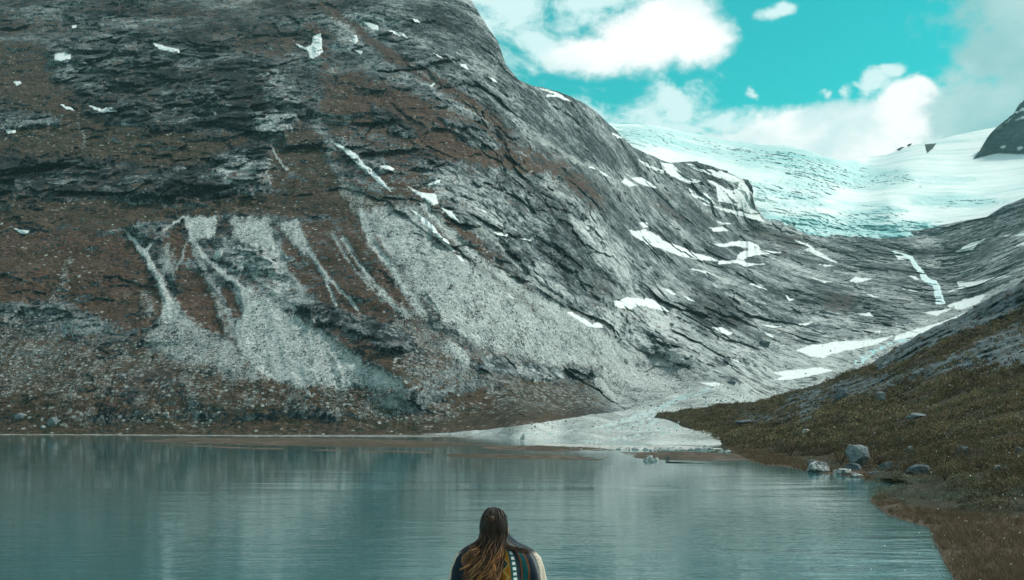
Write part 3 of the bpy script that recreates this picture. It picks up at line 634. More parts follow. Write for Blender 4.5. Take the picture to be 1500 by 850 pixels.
zh = np.stack([pad(crag), pad(lowgrass), pad(shore), pad(crag*0+1)], -1)
m = NT('hillside heath and rock'); p = m.pos(); s1 = m.sep(m.attr('zone').outputs['Color'])
n1 = m.noise(p, .12, 5, .6); n2 = m.noise(p, .7, 6, .62); n3 = m.noise(p, 3.0, 4, .65)
st = m.noise(m.scale(p, (.09, .09, .35), (0, R(25), 0)), 1, 6, .66, .6)
rk = m.ramp(m.m('ADD', m.m('MULTIPLY', st, .6), m.m('MULTIPLY', n2, .4)), [(.34, (.012, .018, .022)), (.47, (.055, .074, .083)), (.57, (.12, .15, .16)), (.72, (.28, .30, .30))])
gr = m.mix(m.ss(n1, .4, .62), (.050, .036, .022), (.030, .030, .016)); gr = m.mix(m.ss(n2, .35, .65), m.mix(.6, gr, (.01, .01, .007)), gr)
mud = m.mix(m.ss(n3, .3, .7), (.085, .058, .043), (.115, .085, .066)); gr = m.mix(m.m('MULTIPLY', s1[1], .85), gr, mud)
f = m.ss(m.m('ADD', s1[0], m.m('ADD', m.m('MULTIPLY', m.m('SUBTRACT', n1, .5), 1.8), m.m('MULTIPLY', m.m('SUBTRACT', n2, .5), 1.4))), .42, .58)
c = m.mix(f, gr, rk)
HILL = m.out(c, .92, .15, m.m('ADD', n2, m.m('MULTIPLY', n3, .4)), .6, .4)
link_mesh('hillside', HV.reshape(-1, 3), grid_quads(hn+12, len(hx)), HILL, attrs={'zone': zh})['kind'] = 'structure'
def onH(px, py, lift=0.0):
    px = np.asarray(px, float); py = np.asarray(py, float)
    ic = np.clip((px-hx[0])/1.1, 0, len(hx)-1.001).astype(int)
    ir = np.clip((hb[ic]-py)/(hb[ic]-htop[ic])*(hn-1), 0, hn-1.001).astype(int)
    return P3(px, py, HY_[ir, ic]-lift)

# ------------------------------------------------------------------ sand and gravel bars lying in the lake
def bar(name, pts, top_z, mat, wob=.6):
    P = np.array([((x-CX)/F*wl(y), wl(y)) for x, y in pts]); (ax, ay), (ex, ey) = P.min(0)-4, P.max(0)+4
    nx = int(min(260, max(40, (ex-ax)/1.0))); ny = int(min(220, max(30, (ey-ay)/1.0)))
    X, Yb = np.meshgrid(np.linspace(ax, ex, nx), np.linspace(ay, ey, ny))
    d = sdist((X+3*fbm(X/12, Yb/25, X*0, 3)).astype(f32), (Yb+6*fbm(X/14+5, Yb/25, X*0, 3)).astype(f32), [tuple(q) for q in P])
    z = np.clip(d*.06, -.5, 1)*top_z*.7+fbm(X/9, Yb/40, X*0, 4)*top_z*wob*1.1+fbm(X/2, Yb/5, X*0, 3)*top_z*.5
    z = np.where(d < 0, np.minimum(z, d*.12), z); z = np.minimum(z, top_z*1.5)
    o = link_mesh(name, np.stack([X, Yb, z], -1).reshape(-1, 3), grid_quads(ny, nx), mat); o['kind'] = 'structure'
    return o
m = NT('wet sand bar'); p = m.pos(); n1 = m.noise(p, .25, 5, .6); n2 = m.noise(p, 1.4, 4, .6)
n4 = m.noise(m.scale(p, (.05, .02, 1)), 1, 6, .7, .6)
BROWN = m.out(m.mix(m.m('MULTIPLY', m.ss(n4, .47, .56), m.ss(n2, .4, .6)), m.mix(m.ss(n1, .4, .6), m.mix(n2, (.085, .058, .042), (.15, .115, .088)), m.mix(n2, (.05, .045, .032), (.16, .15, .13))), (.055, .052, .028)), .9, .2, n2, .4, .1)
m = NT('pale gravel bar'); p = m.pos(); n1 = m.noise(p, .2, 5, .6); v = m.sep(m.vor(p, 1.6, out='Color'))
PALE = m.out(m.mix(m.ss(n1, .4, .62), m.mix(v[0], (.30, .32, .31), (.58, .59, .57)), m.mix(v[0], (.15, .14, .12), (.35, .35, .33))), .9, .2, v[0], .4, .1)
m = NT('dull gravel bar'); p = m.pos(); PALE2 = m.out(m.mix(m.ss(m.noise(p, .15, 5, .65), .4, .6), (.08, .075, .062), (.22, .225, .215)), .9, .2)
m = NT('damp grassy sand'); p = m.pos(); n1 = m.noise(m.scale(p, (.35, .12, 1)), 1, 5, .6); n2 = m.noise(p, 1.6, 4, .6); n4 = m.noise(m.scale(p, (.06, .025, 1)), 1, 6, .7, .6)
BROWN = m.out(m.mix(m.ss(n4, .44, .58), m.mix(m.ss(n1, .4, .6), (.050, .034, .025), (.105, .082, .066)), m.mix(m.ss(n2, .4, .6), (.028, .027, .016), (.070, .055, .038))), .9, .15, n2, .5, .15)
bar('gravel_bar', [(-60,636.2),(150,636.6),(330,637.6),(640,637.5),(760,641),(640,640.5),(350,639.3),(120,637.6),(-60,637.3)], .3, PALE2, 1.3)
bar('sand_bar', [(250,642.5),(420,641.8),(560,644),(660,647),(720,652),(620,656),(440,654),(330,651),(200,647)], .4, BROWN)
bar('sand_bar', [(700,654),(790,652.5),(900,656),(905,660),(800,661.5),(720,659)], .35, BROWN)
bar('sand_bar', [(640,664.5),(760,665.5),(890,668),(886,673.5),(760,672.5),(660,669)], .3, BROWN)
bar('sand_bar', [(900,663),(960,661.5),(1060,663.5),(1130,668),(1120,675.5),(1020,675),(930,671.5)], .35, BROWN)
bar('gravel_bar', [(200,650),(330,654),(470,658.5),(640,662.5),(635,664.5),(460,660.5),(300,655.5)], .10, BROWN, 1.6)
bar('gravel_bar', [(760,648),(900,652),(1040,655),(1060,659),(900,658),(780,652.5)], .4, PALE)
# ------------------------------------------------------------------ snow patches, each a drift of its own on the slope
m = NT('old summer snow'); p = m.pos(); n1 = m.noise(p, .25, 5, .6); n2 = m.noise(p, 1.2, 3, .6)
rim = m.attr('rim').outputs['Fac']; n5 = m.noise(p, .12, 6, .7)
sc_ = m.mix(m.ss(n1, .35, .65), (.58, .625, .625), (.76, .785, .78))
sc_ = m.mix(m.ss(m.m('ADD', rim, m.m('MULTIPLY', m.m('SUBTRACT', n5, .5), 6)), 1.8, -.6, 0, .5), sc_, (.27, .29, .285))
SNOW = m.out(m.mix(m.ss(n5, .58, .70, 0, .25), sc_, (.36, .385, .38)), .7, .2, m.m('ADD', n1, m.m('MULTIPLY', n2, .3)), .5, .8)
def patch(name, pts, on, mat, th=1.6, jag=1.0, st=.6, hole=0.0, grow=0.0):
    q = np.asarray(pts, float); xa, ya = q.min(0)-2.5; xb, yb = q.max(0)+2.5
    gxs = np.arange(xa, xb, st); gys = np.arange(ya, yb, st); X, Yp = np.meshgrid(gxs, gys)
    sd = random.random()*50
    d = sdist(X.astype(f32), Yp.astype(f32), pts)+grow
    d = d+jag*(1.7*fbm(X/6+sd, Yp/4, X*0, 4)+1.5*fbm(X/16, Yp/11+sd, X*0, 3))
    if hole: d = np.minimum(d, (fbm(X/7+sd, Yp/4, X*0+3, 4)+.5-hole)*6)
    k = d > -.25
    cell = k[:-1,:-1] & k[1:,:-1] & k[:-1,1:] & k[1:,1:]
    if cell.sum() < 2: cell = k[:-1,:-1] | False
    idx = np.arange(X.size).reshape(X.shape)
    lab = np.where(cell, np.arange(cell.size).reshape(cell.shape)+1, 0)          # keep the one largest connected drift
    for _ in range(400):
        n_ = lab.copy(); n_[1:] = np.maximum(n_[1:], lab[:-1]); n_[:-1] = np.maximum(n_[:-1], lab[1:]); n_[:,1:] = np.maximum(n_[:,1:], lab[:,:-1]); n_[:,:-1] = np.maximum(n_[:,:-1], lab[:,1:])
        n_[~cell] = 0
        if (n_ == lab).all(): break
        lab = n_
    if cell.any() and not hole:
        ids, cnt = np.unique(lab[cell], return_counts=True); cell = cell & (lab == ids[cnt.argmax()])
    Q = np.stack([idx[1:,:-1], idx[1:,1:], idx[:-1,1:], idx[:-1,:-1]], -1)[cell]
    used, inv = np.unique(Q, return_inverse=True)
    lift = .25+th*(sst(-.3, 2.5, d)*(.75+.35*fbm(X/9+sd, Yp/6, X*0, 3)))
    Vv = on(X.ravel()[used], Yp.ravel()[used], lift.ravel()[used])
    if len(used) == 0: return None
    return link_mesh(name, Vv, inv.reshape(-1, 4), mat, attrs={'rim': d.ravel()[used]})
SP = [
 ('ragged snow patch on the heath left of the big dark crag', [(78,79),(92,77),(104,79),(103,86),(99,93),(88,91),(80,88)]),
 ('thin curved snow sliver on the ledge along the top of the dark crag', [(223,62),(235,66),(262,72),(264,77),(250,76),(232,72)]),
 ('large star-shaped snow patch high on the brown shoulder right of the crag', [(433,64),(447,69),(455,66),(459,52),(470,49),(472,62),(473,77),(458,87),(454,84),(451,74),(440,70)]),
 ('tiny snow dot among dark rocks, highest on the left mountainside', [(105,37),(112,37),(112,41),(106,42)]),
 ('short slanting snow streak at the left foot of the big crag', [(83,150),(90,152),(97,156),(104,158),(111,162),(108,163),(97,160),(90,156)]),
 ('flat ragged snow strip along the foot of the big crag', [(128,154),(140,156),(150,160),(156,157),(170,161),(172,164),(150,165),(138,161)]),
 ('small oval snow patch on scrub by the left edge, above the lower cliff band', [(7,191),(14,189),(24,190),(22,194),(12,197)]),
 ('faint snow spot on dark heath below the ragged patch', [(19,120),(30,119),(32,123),(24,125)]),
 ('lone small snow wedge on brown heath below the lower cliff band', [(18,333),(30,336),(44,338),(40,343),(30,342)]),
 ('long snow tongue in the gully running down from the crag corner', [(480,205),(497,211),(512,219),(524,228),(532,238),(545,249),(558,262),(570,275),(577,284),(568,279),(552,266),(535,250),(525,243),(513,230),(500,219)]),
 ('small snow strip on rock right of the long gully tongue', [(556,243),(566,242),(578,247),(576,250),(565,248)]),
 ('small upturned snow patch just above the broad scree-head drift', [(627,270),(636,265),(646,263),(644,268),(634,272),(628,272)]),
 ('broad snow drift at the head of the big grey scree', [(596,272),(608,278),(619,282),(638,284),(643,298),(636,301),(623,293),(608,284)]),
 ('narrow snow drift hanging below the broad drift at the scree head', [(645,304),(662,310),(667,317),(678,330),(670,326),(658,317)]),
 ('long narrow snow streak running down the middle of the big scree', [(599,304),(612,312),(625,321),(636,331),(642,341),(655,352),(667,369),(660,367),(649,357),(636,342),(625,333),(614,320),(604,312)]),
 ('short snow dash continuing below the long scree streak', [(665,371),(676,377),(683,385),(674,382)]),
 ('slim snow dash low on the right side of the big scree', [(741,428),(747,431),(753,438),(746,435)]),
 ('snow wedge where the scree meets the grey slabs', [(828,458),(836,456),(857,467),(868,475),(875,471),(881,473),(884,480),(873,481),(865,480),(849,471)]),
 ('snow patch with a thin tail on the upper ridge line, above the hooked patch', [(527,28),(536,32),(543,33),(555,38),(554,46),(545,43),(538,38)]),
 ('stretched snow patch second along the upper ridge line', [(568,44),(581,46),(592,49),(598,57),(586,54),(575,49)]),
 ('faint snow streak on the smooth upper rock face near the top', [(598,26),(611,28),(618,34.5),(608,33)]),
 ('thin slanting snow line halfway down the upper ridge ledge', [(630,75),(640,79),(651,87),(642,84)]),
 ('rounded snow patch with fading edge on the ridge ledge', [(670,91),(682,95),(688,103),(678,100)]),
 ('lowest slim snow patch of the upper ridge ledge, nearest the skyline', [(714,111),(724,115),(731,123),(721,118)]),
 ('hook-shaped small snow patch on the brown shoulder', [(514,52),(523,51),(525,61),(520,66),(518,62),(511,59),(519,56)]),
 ('small triangular snow patch under the hook-shaped one', [(515,72),(531,76),(529,82),(523,77)]),
 ('snow speck on brown heath beneath the ridge ledge', [(628,126),(635,121),(638,123),(632,129)]),
 ('snow cap lying along the skyline dip of the ridge', [(779,125),(792,129),(809,133),(821,138),(839,150),(826,147),(816,142),(800,142),(801,139),(811,138),(794,132)]),
 ('snow corner where the ridge meets the top of the glacier', [(895,193),(905,197),(912,203),(905,203),(898,198)]),
 ('blunt snow patch in a hollow of the ridge below the glacier edge', [(902,263),(911,266),(915,261),(934,272),(923,273.5)]),
 ('long pointed snow chute on the ridge below the glacier edge', [(913,252),(927,260),(940,259),(965,277),(946,273),(929,265)]),
 ('snow strip in the notch behind the small rock knoll', [(931,230),(942,236),(956,243),(971,250),(973,255),(960,250),(946,244),(938,238)]),
 ('broad snow apron at the upper left of the dark rock islands', [(966,238),(985,240),(992,247),(1004,258),(1028,266),(1008,269),(994,263),(980,257),(972,250)]),
 ('thin snow line beside the knoll under the apron', [(977,257),(984,262),(992,271),(987,268)]),
 ('notched snow slope between the lower rock islands', [(1001,272),(1016,280),(1028,288),(1030,281),(1040,287),(1048,299),(1040,299),(1028,292),(1016,290),(1008,280)]),
 ('short snow bar below the notched slope', [(1021,293),(1032,297),(1041,302),(1034,302)]),
 ('long snow hem along the foot of the rock islands', [(1041,301),(1060,305),(1086,310),(1100,315),(1112,314),(1122,327),(1106,323),(1088,317),(1068,312),(1054,308)]),
 ('widest snow field curling round the right of the rock islands', [(1036,264),(1046,266),(1058,273),(1070,279),(1080,277),(1083,266),(1094,267),(1102,280),(1100,290),(1096,300),(1112,312),(1100,313),(1088,308),(1076,300),(1052,295),(1050,284),(1048,274)]),
 ('snow hem along the top of the dark rock islands', [(1000,237),(1032,247),(1060,251),(1094,267),(1076,268),(1050,260),(1030,253),(1010,244)]),
 ('largest slanting snow field on the grey slabs', [(920,336),(932,339),(944,335),(964,345),(970,352),(992,359),(1020,371),(1044,377),(1053,383),(1024,382),(996,375),(972,366),(946,358),(926,345)]),
 ('small snow patch just above the largest slab field', [(936,326),(948,326),(951,332),(942,335)]),
 ('forked snow field with two long arms on the slabs', [(1043,357),(1060,357),(1074,353),(1098,353),(1111,360),(1116,366),(1145,370),(1132,372),(1103,375),(1090,380),(1094,385),(1129,387),(1090,391),(1080,386),(1052,387),(1052,382),(1078,381),(1084,370),(1100,365),(1078,361),(1056,362)]),
 ('flat snow strip uppermost on the slabs under the glacier', [(1048,322),(1056,325),(1075,328),(1056,330)]),
 ('boat-shaped snow patch on the slabs above the forked field', [(1039,333),(1058,332),(1068,338),(1046,340)]),
 ('slim snow lens on the slabs below the largest field', [(1011,394),(1032,396),(1049,404),(1032,401)]),
 ('two-lobed snow field low on the slabs near the scree', [(898,440),(908,440),(918,435),(932,437),(956,438),(968,447),(983,458),(956,452),(938,448),(924,453),(902,451)]),
 ('small snow dash right of the two-lobed field', [(968,421),(980,424),(992,433),(980,430)]),
 ('thin snow line on the slab edge beyond the small dash', [(995,430),(1008,435),(1021,443),(1008,440)]),
 ('snow wedge on the middle of the slabs', [(1090,414),(1112,416),(1126,425),(1110,421.5)]),
 ('small notched snow patch in a slab hollow', [(1151,433),(1158,437),(1168,438),(1156,442)]),
 ('stepped snow streak below the left end of the ice front', [(1160,350),(1183,357),(1197,367),(1211,375),(1232,387),(1215,383),(1197,375),(1176,365),(1185,363),(1173,358)]),
 ('thin snow line at the foot of the stepped streak', [(1196,387),(1213,388),(1230,389),(1210,391)]),
 ('long thin snow lens midway between slabs and waterfall', [(1187,406),(1208,411),(1230,413),(1208,414.5)]),
 ('triangular snow patch beside the long thin lens', [(1240,413),(1253,406),(1279,408),(1262,414)]),
 ('slim snow dash on rock left of the waterfall foot', [(1262,429),(1278,432),(1293,437),(1278,435)]),
 ('arched snow strip left of the waterfall', [(1312,422),(1334,422),(1349,428),(1332,426)]),
 ('short snow dash touching the middle of the waterfall', [(1329,403),(1340,405),(1349,411),(1339,409)]),
 ('round snow patch left of the waterfall top', [(1310,373),(1323,374),(1332,380),(1316,381)]),
 ('snow wedge on the rock steps right of the waterfall top', [(1400,370),(1414,360),(1430,353),(1446,349),(1432,358),(1426,366)]),
 ('longest snow band on the rock steps right of the waterfall', [(1388,428),(1404,421),(1402,413),(1430,412),(1460,405),(1487,402),(1465,410),(1430,419),(1404,426)]),
 ('broad snow apron right of the waterfall foot', [(1385,448),(1411,439),(1446,430),(1435,444),(1409,455)]),
 ('flat snow strip below the waterfall foot', [(1350,458),(1374,455),(1396,452),(1372,463)]),
 ('snow lens on the rock slabs above the valley floor', [(1253,458),(1274,458),(1282,464),(1266,463)]),
 ('tiny snow lens left of the lens above the valley floor', [(1169,476),(1188,471),(1186,476)]),
 ('large bright snow field on the valley floor', [(1166,514),(1183,506),(1204,504),(1225,500),(1272,498),(1313,491),(1283,505),(1241,514),(1213,521),(1209,525),(1190,523)]),
 ('long snow ribbon climbing from the valley floor to the waterfall', [(1311,492),(1340,483),(1380,471),(1410,459),(1442,445),(1420,463),(1385,480),(1345,493),(1310,499)]),
 ('lower bright snow field above the gravel fan', [(1128,546),(1167,541),(1204,538),(1222,543),(1195,550),(1162,556),(1132,557),(1148,551)]),
 ('flat snow strip beside the dark boulders on the gravel', [(1022,560),(1050,561),(1063,564),(1041,566)]),
 ('broken snow patch on the pale lower slabs', [(1042,479),(1059,480),(1074,488),(1066,492),(1052,486)]),
 ('thin snow strip on the lip of the pale striped slab', [(1114,476),(1132,477),(1147,478),(1132,481)]),
 ('small snow patch left below the striped slab', [(1120,487),(1136,493),(1129,497)]),
 ('small snow patch on the right above the large valley field', [(1272,487),(1290,484),(1289,490)]),
 ('short snow dash on top of the striped slab', [(1170,475),(1189,472),(1180,477)]),
 ('small snow sliver on the pale rock above the flat strip', [(1069,525),(1080,528),(1088,533),(1077,530)]),
 ('small snow dash high on the right rock steps', [(1465,347),(1480,343),(1472,348)]),
 ('snow strip at the right edge under the rock steps', [(1488,360),(1500,354),(1540,348),(1510,360)]),
 ('upper thin snow strip at the right edge', [(1484,346),(1500,340),(1540,332),(1505,346)]),
 ('pair-left speck of snow on the long brown ridge', [(861,243),(868,243),(873,248),(863,247)]),
 ('thin snow line following the brown ridge downward', [(876,249),(886,253),(896,261),(884,257)]),
 ('small snow flake on dark teal slabs', [(855,331),(862,332),(869,339),(860,336)]),
 ('row of snow crumbs on the dark slab ledge, left half', [(723,340),(732,340),(744,343),(742,346),(728,344)]),
 ('row of snow crumbs on the dark slab ledge, right half', [(759,349),(768,349),(778,352),(768,352.5)]),
 ('tiny snow dash on the teal rock above the ledge', [(705,307),(712,309),(719,314),(710,312)]),
]
for lab, pts in SP:
    o = patch('snow_patch', pts, onA, SNOW)
    if o: tag(o, lab, 'snow patch', 'snow patches on the mountainside')
for lab, pts in [('snow spot at the foot of the far dark peak', [(1464,215),(1473,213),(1474,217),(1467,220)]), ('second snow spot lower right on the far dark peak', [(1487,219),(1494,213),(1500,216),(1491,222)]), ('slanting snow strip high on the far dark peak', [(1488,176),(1497,170),(1510,166),(1502,174)]), ('snow fringe on the shoulder of the far dark peak', [(1471,180),(1486,168),(1489,169),(1475,182)]), ('snow saddle just under the top of the far dark peak', [(1486,165),(1497,158),(1512,152),(1504,162),(1490,167)])]:
    o = patch('snow_patch', pts, onK, SNOW, 8)
    if o: tag(o, lab, 'snow patch', 'snow patches on the far peak')
for lab, pts in [('dark rock outcrop poking through the snowfield, heart-shaped', [(1355,211),(1372,210),(1366,218),(1358,225)]), ('low row of dark rocks on the snowfield skyline', [(1313,220),(1320,215),(1326,216),(1318,221)]), ('small dark rock on the snowfield skyline ridge', [(1328,213),(1336,209),(1335,213),(1330,215)])]:
    o = patch('rock_outcrop', pts, onG, DARK, 16, .8, .5); tag(o, lab, 'rock outcrop', 'rocks in the snowfield')
for lab, pts in [('small dark arched rock island above the main rock islands', [(1010,237),(1022,236),(1030,248),(1020,245)]), ('dark rock at the right rim of the curling snow field', [(1088,262),(1097,264),(1104,279),(1103,286),(1097,278)]), ('sliver of dark rock at the glacier edge above the snow hem', [(1058,249),(1066,251),(1065,254),(1060,253)])]:
    o = patch('rock_outcrop', pts, onA, DARK, 9, .8, .5); tag(o, lab, 'rock outcrop', 'rocks in the snowfield')
# meltwater
m = NT('white water'); p = m.pos(); n1 = m.noise(m.scale(p, (.3, .3, .06)), 1, 5, .65)
FOAM = m.out(m.mix(m.ss(n1, .35, .65), (.42, .62, .63), (.80, .86, .86)), .5, .3, n1, .5, 1)
o = patch('waterfall', [(1305,367),(1322,370),(1337,376),(1343,386),(1352,396),(1360,407),(1371,411),(1378,420),(1380,430),(1386,445),(1371,446),(1369,432),(1367,419),(1358,416),(1350,410),(1345,399),(1337,391),(1333,381),(1320,375),(1307,371)], onA, FOAM, 3.0, .8)
tag(o, 'white waterfall stepping down the rock from the glacier', 'waterfall')
m = NT('braided stream water'); p = m.pos(); n1 = m.noise(m.scale(p, (.2, .07, 1)), 1, 5, .65)
STREAM = m.out(m.mix(m.ss(n1, .4, .62), (.33, .52, .53), (.74, .79, .78)), .2, .5, n1, .4, .4)
for pts, hl in [([(1330,494),(1310,499),(1285,509),(1262,520),(1248,534),(1262,534),(1275,522),(1300,508),(1335,498)], .42), ([(1040,568),(1046,570),(1030,577),(1005,585),(985,594),(962,606),(935,616),(880,627),(860,629),(900,618),(940,604),(975,590),(1000,578)], .34), ([(1000,600),(985,612),(960,622),(915,628),(880,632),(930,620),(965,606)], .44), ([(905,640),(960,634),(1000,630),(950,642),(880,650),(820,650)], .5), ([(640,640),(740,636),(860,632),(860,635),(740,641),(650,643)], .5), ([(900,631),(950,627),(1010,622),(1000,626),(940,633)], .48)]:
    o = patch('stream', pts, onA, STREAM, .25, 1.4, .6, hl); o['kind'] = 'structure'
# ------------------------------------------------------------------ near bank underfoot (below the frame)
m = NT('heath bank'); p = m.pos(); n1 = m.noise(p, 1.2, 5, .6); n2 = m.noise(p, 8, 4, .6)
BANK = m.out(m.mix(m.ss(n1, .4, .6), (.06, .05, .03), m.mix(n2, (.05, .055, .025), (.16, .15, .13))), .95, .1, n2, .5, .05)
X, Yb = np.meshgrid(np.linspace(-45, 22, 140), np.linspace(-45, 19, 130))
z = np.where(Yb < 7.2, 3.65, 3.65-(Yb-7.2)*.48)-np.abs(X)*.004+.05*fbm(X/2, Yb/2, X*0, 4)-np.clip(X-8, 0, 20)*.22
link_mesh('ground', np.stack([X, Yb, z], -1).reshape(-1, 3), grid_quads(130, 140), BANK)['kind'] = 'structure'
# gravel floor continuing under and behind the near hillside
X, Yb = np.meshgrid(np.linspace(60, 900, 60), np.linspace(280, 1500, 60)); z = -6+(Yb-280)*.028-np.clip(60-X, 0, 1)
link_mesh('valley_floor', np.stack([X, Yb, z], -1).reshape(-1, 3), grid_quads(60, 60), PALE)['kind'] = 'structure'

# ------------------------------------------------------------------ shrubs: many small leaves
def leaf_mat(name):
    m = NT(name); c = m.attr('leaf').outputs['Color']; p = m.pos()
    c = m.mix(m.m('MULTIPLY', m.noise(p, 6, 3, .6), .5), c, (.02, .02, .012))
    d = m.n('ShaderNodeBsdfPrincipled', {'Base Color': c, 'Roughness': .75, 'Specular IOR Level': .2})
    t = m.n('ShaderNodeBsdfTranslucent', {'Color': c}); x = m.n('ShaderNodeMixShader', {0: .25, 1: d.outputs[0], 2: t.outputs[0]})
    m.n('ShaderNodeOutputMaterial', {'Surface': x.outputs[0]}); return m.mat
LEAF = leaf_mat('shrub leaves')
def leaves(C0, r, hgt, nl, size, col, var=.35, flat=0.0, rng=RNG):
    """C0 (n,3) bases; r,hgt,size (n,) ; nl leaves each; col (n,3)."""
    n = len(C0); u = rng.normal(size=(n, nl, 3)); u /= np.linalg.norm(u, axis=2, keepdims=True)
    rad = rng.uniform(.25, 1, (n, nl, 1))**.5; u[..., 2] = np.abs(u[..., 2])
    lob = 1+.35*np.sin(u[..., :1]*7+rng.uniform(0, 6, (n, 1, 1)))*np.cos(u[..., 1:2]*6+rng.uniform(0, 6, (n, 1, 1)))
    Pc = C0[:, None]+u*rad*lob*np.stack([r, r, hgt], -1)[:, None]
    a = rng.normal(size=(n, nl, 3)); a /= np.linalg.norm(a, axis=2, keepdims=True)
    b = np.cross(a, rng.normal(size=(n, nl, 3))); b /= np.linalg.norm(b, axis=2, keepdims=True)+1e-6
    s = size[:, None, None]*rng.uniform(.6, 1.4, (n, nl, 1))
    a = a*s; b = b*s*.55
    V = np.stack([Pc-a, Pc+b, Pc+a, Pc-b], 2).reshape(-1, 3)
    k = rng.uniform(1-var, 1+var, (n, nl, 1)); cc = np.clip(col[:, None]*k, 0, 1)
    cc = np.concatenate([np.repeat(cc, 4, 1).reshape(-1, 3), np.ones((n*nl*4, 1))], 1)
    return V, cc
def leaf_mesh(name, parts, mat=None, parent=None):
    V = np.concatenate([q[0] for q in parts]); cc = np.concatenate([q[1] for q in parts])
    return link_mesh(name, V, np.arange(len(V)).reshape(-1, 4), mat or LEAF, parent, False, {'leaf': cc})
OLIVES = np.array([(.135,.112,.060), (.195,.155,.080), (.090,.085,.050), (.165,.108,.070), (.115,.118,.060)])
cell = np.linalg.norm(np.cross(HS[1:,:-1]-HS[:-1,:-1], HS[:-1,1:]-HS[:-1,:-1]), axis=2)
dist = HD0[:-1,:-1]; cr = crag[:-1,:-1]; lg = lowgrass[:-1,:-1]; hgtw = HS[:-1,:-1,2]
clump = fbm(HS[:-1,:-1,0]/9, HS[:-1,:-1,1]/9, HS[:-1,:-1,2]*0, 4)
wgt = cell*np.clip(1-1.15*cr, .03, 1)*(1-.97*lg)*sst(.2, 1.2, hgtw)*np.clip(.55+2.6*clump, .02, 2.2)*(HPY[:-1,:-1] < 900)*np.where(HX[:-1,:-1] > 1600, .35, 1)
wgt = wgt*np.clip(80/dist, .25, 3.0)**.8
wgt[~np.isfinite(wgt)] = 0
def scatter(n, wg, rng=RNG):
    pr = (wg/wg.sum()).ravel(); k = rng.choice(pr.size, n, p=pr); r_, c_ = np.unravel_index(k, wg.shape)
    u = rng.uniform(0, 1, (n, 1)); v = rng.uniform(0, 1, (n, 1))
    return HS[r_, c_]*(1-u)*(1-v)+HS[r_+1, c_]*u*(1-v)+HS[r_, c_+1]*(1-u)*v+HS[r_+1, c_+1]*u*v, HD0[r_, c_], HPY[r_, c_], HX[r_, c_]
sb, sdv, spy, spx = scatter(12500, wgt)
parts = []
for lo, hi_, nl, ls in ((0, 60, 170, .055), (60, 110, 84, .085), (110, 190, 44, .14), (190, 900, 20, .26)):
    k = (sdv >= lo) & (sdv < hi_); n = int(k.sum())
    if not n: continue
    r = (RNG.lognormal(-.45, .55, n)*np.clip((sdv[k]/90)**.35, .7, 1.6)).clip(.25, 1.9); q = sb[k]-np.array([0, 0, .12])
    ci = RNG.integers(0, 5, n); col = OLIVES[ci]*RNG.uniform(.5, 1.55, (n, 1))
    big_n = fbm(q[:, 0]/14, q[:, 1]/14, q[:, 2]*0, 3); col = col*np.clip(1+1.3*big_n[:, None], .4, 1.8)
    parts.append(leaves(q, r, r*RNG.uniform(.7, 1.1, n), nl, np.full(n, ls), col))
# taller bushes nearer the water, grown into the same cover
wb = cell*(1-.95*lg)*np.clip(1-1.3*cr, 0, 1)*sst(.25, .8, hgtw)*sst(625, 665, HPY[:-1,:-1])*np.clip(.4+2.4*clump, 0, 2)*np.clip(80/dist, .3, 3)
sb, sdv, spy, spx = scatter(330, wb); n = len(sb); r = RNG.uniform(.6, 1.25, n)
for q_ in range(3):
    o_ = sb+RNG.normal(size=(n, 3))*np.array([.5, .5, .0])*r[:, None]-np.array([0, 0, .15]); col = np.array([(.105,.090,.050), (.150,.120,.064), (.075,.070,.042), (.125,.080,.055)])[RNG.integers(0, 4, n)]*RNG.uniform(.5, 1.2, (n, 1))
    parts.append(leaves(o_, r*.7, r*RNG.uniform(.9, 1.35, n), 150, np.full(n, .07), col))
tag(leaf_mesh('shrubland', parts), 'brown and olive dwarf shrubs covering the near hillside', None, None, 'stuff')
# greyish willow scrub along the low shore
gw = wgt*0+cell*np.exp(-((HPY[:-1,:-1]-715-.09*(HX[:-1,:-1]-1300))/17)**2)*(HX[:-1,:-1] > 1285)*np.clip(.5+1.8*clump, 0, 2)
sb, sdv, spy, spx = scatter(900, gw); n = len(sb); r = RNG.uniform(.25, .55, n)
tag(leaf_mesh('willow_scrub', [leaves(sb-np.array([0,0,.05]), r, r, 90, np.full(n, .042), np.array([(.19,.205,.155)])*RNG.uniform(.5, 1.3, (n, 1)))]), 'grey green willow scrub along the low shore', None, None, 'stuff')
# dry grass on the shore flats
gw = cell*lg*np.clip(.6+1.5*clump, 0, 2)*sst(-.03, .08, hgtw)*np.clip(60/dist, .3, 3)
sb, sdv, spy, spx = scatter(11000, gw); n = len(sb); nb_ = 9
h_ = RNG.uniform(.10, .28, (n, nb_, 1)); d_ = RNG.normal(size=(n, nb_, 3))*np.array([.09, .09, 0]); tip = d_*1.3+h_*np.array([0, 0, 1.])
wd = RNG.normal(size=(n, nb_, 3))*np.array([1, .3, 0]); wd = wd/np.linalg.norm(wd, axis=2, keepdims=True)*np.clip(sdv/4500, .008, .03)[:, None, None]
b0 = sb[:, None]+d_*.6
V = np.stack([b0-wd, b0+wd, b0+tip+wd*.2, b0+tip-wd*.2], 2).reshape(-1, 3)
gc = np.array([(.20,.125,.085), (.15,.105,.065), (.27,.19,.125), (.12,.105,.055)])[RNG.integers(0, 4, n)]*RNG.uniform(.6, 1.3, (n, 1))
cc = np.concatenate([np.repeat(gc, nb_*4, 0), np.ones((n*nb_*4, 1))], 1)
tag(link_mesh('grass', V, np.arange(len(V)).reshape(-1, 4), LEAF, None, False, {'leaf': cc}), 'dry brown grass on the low shore', None, None, 'stuff')
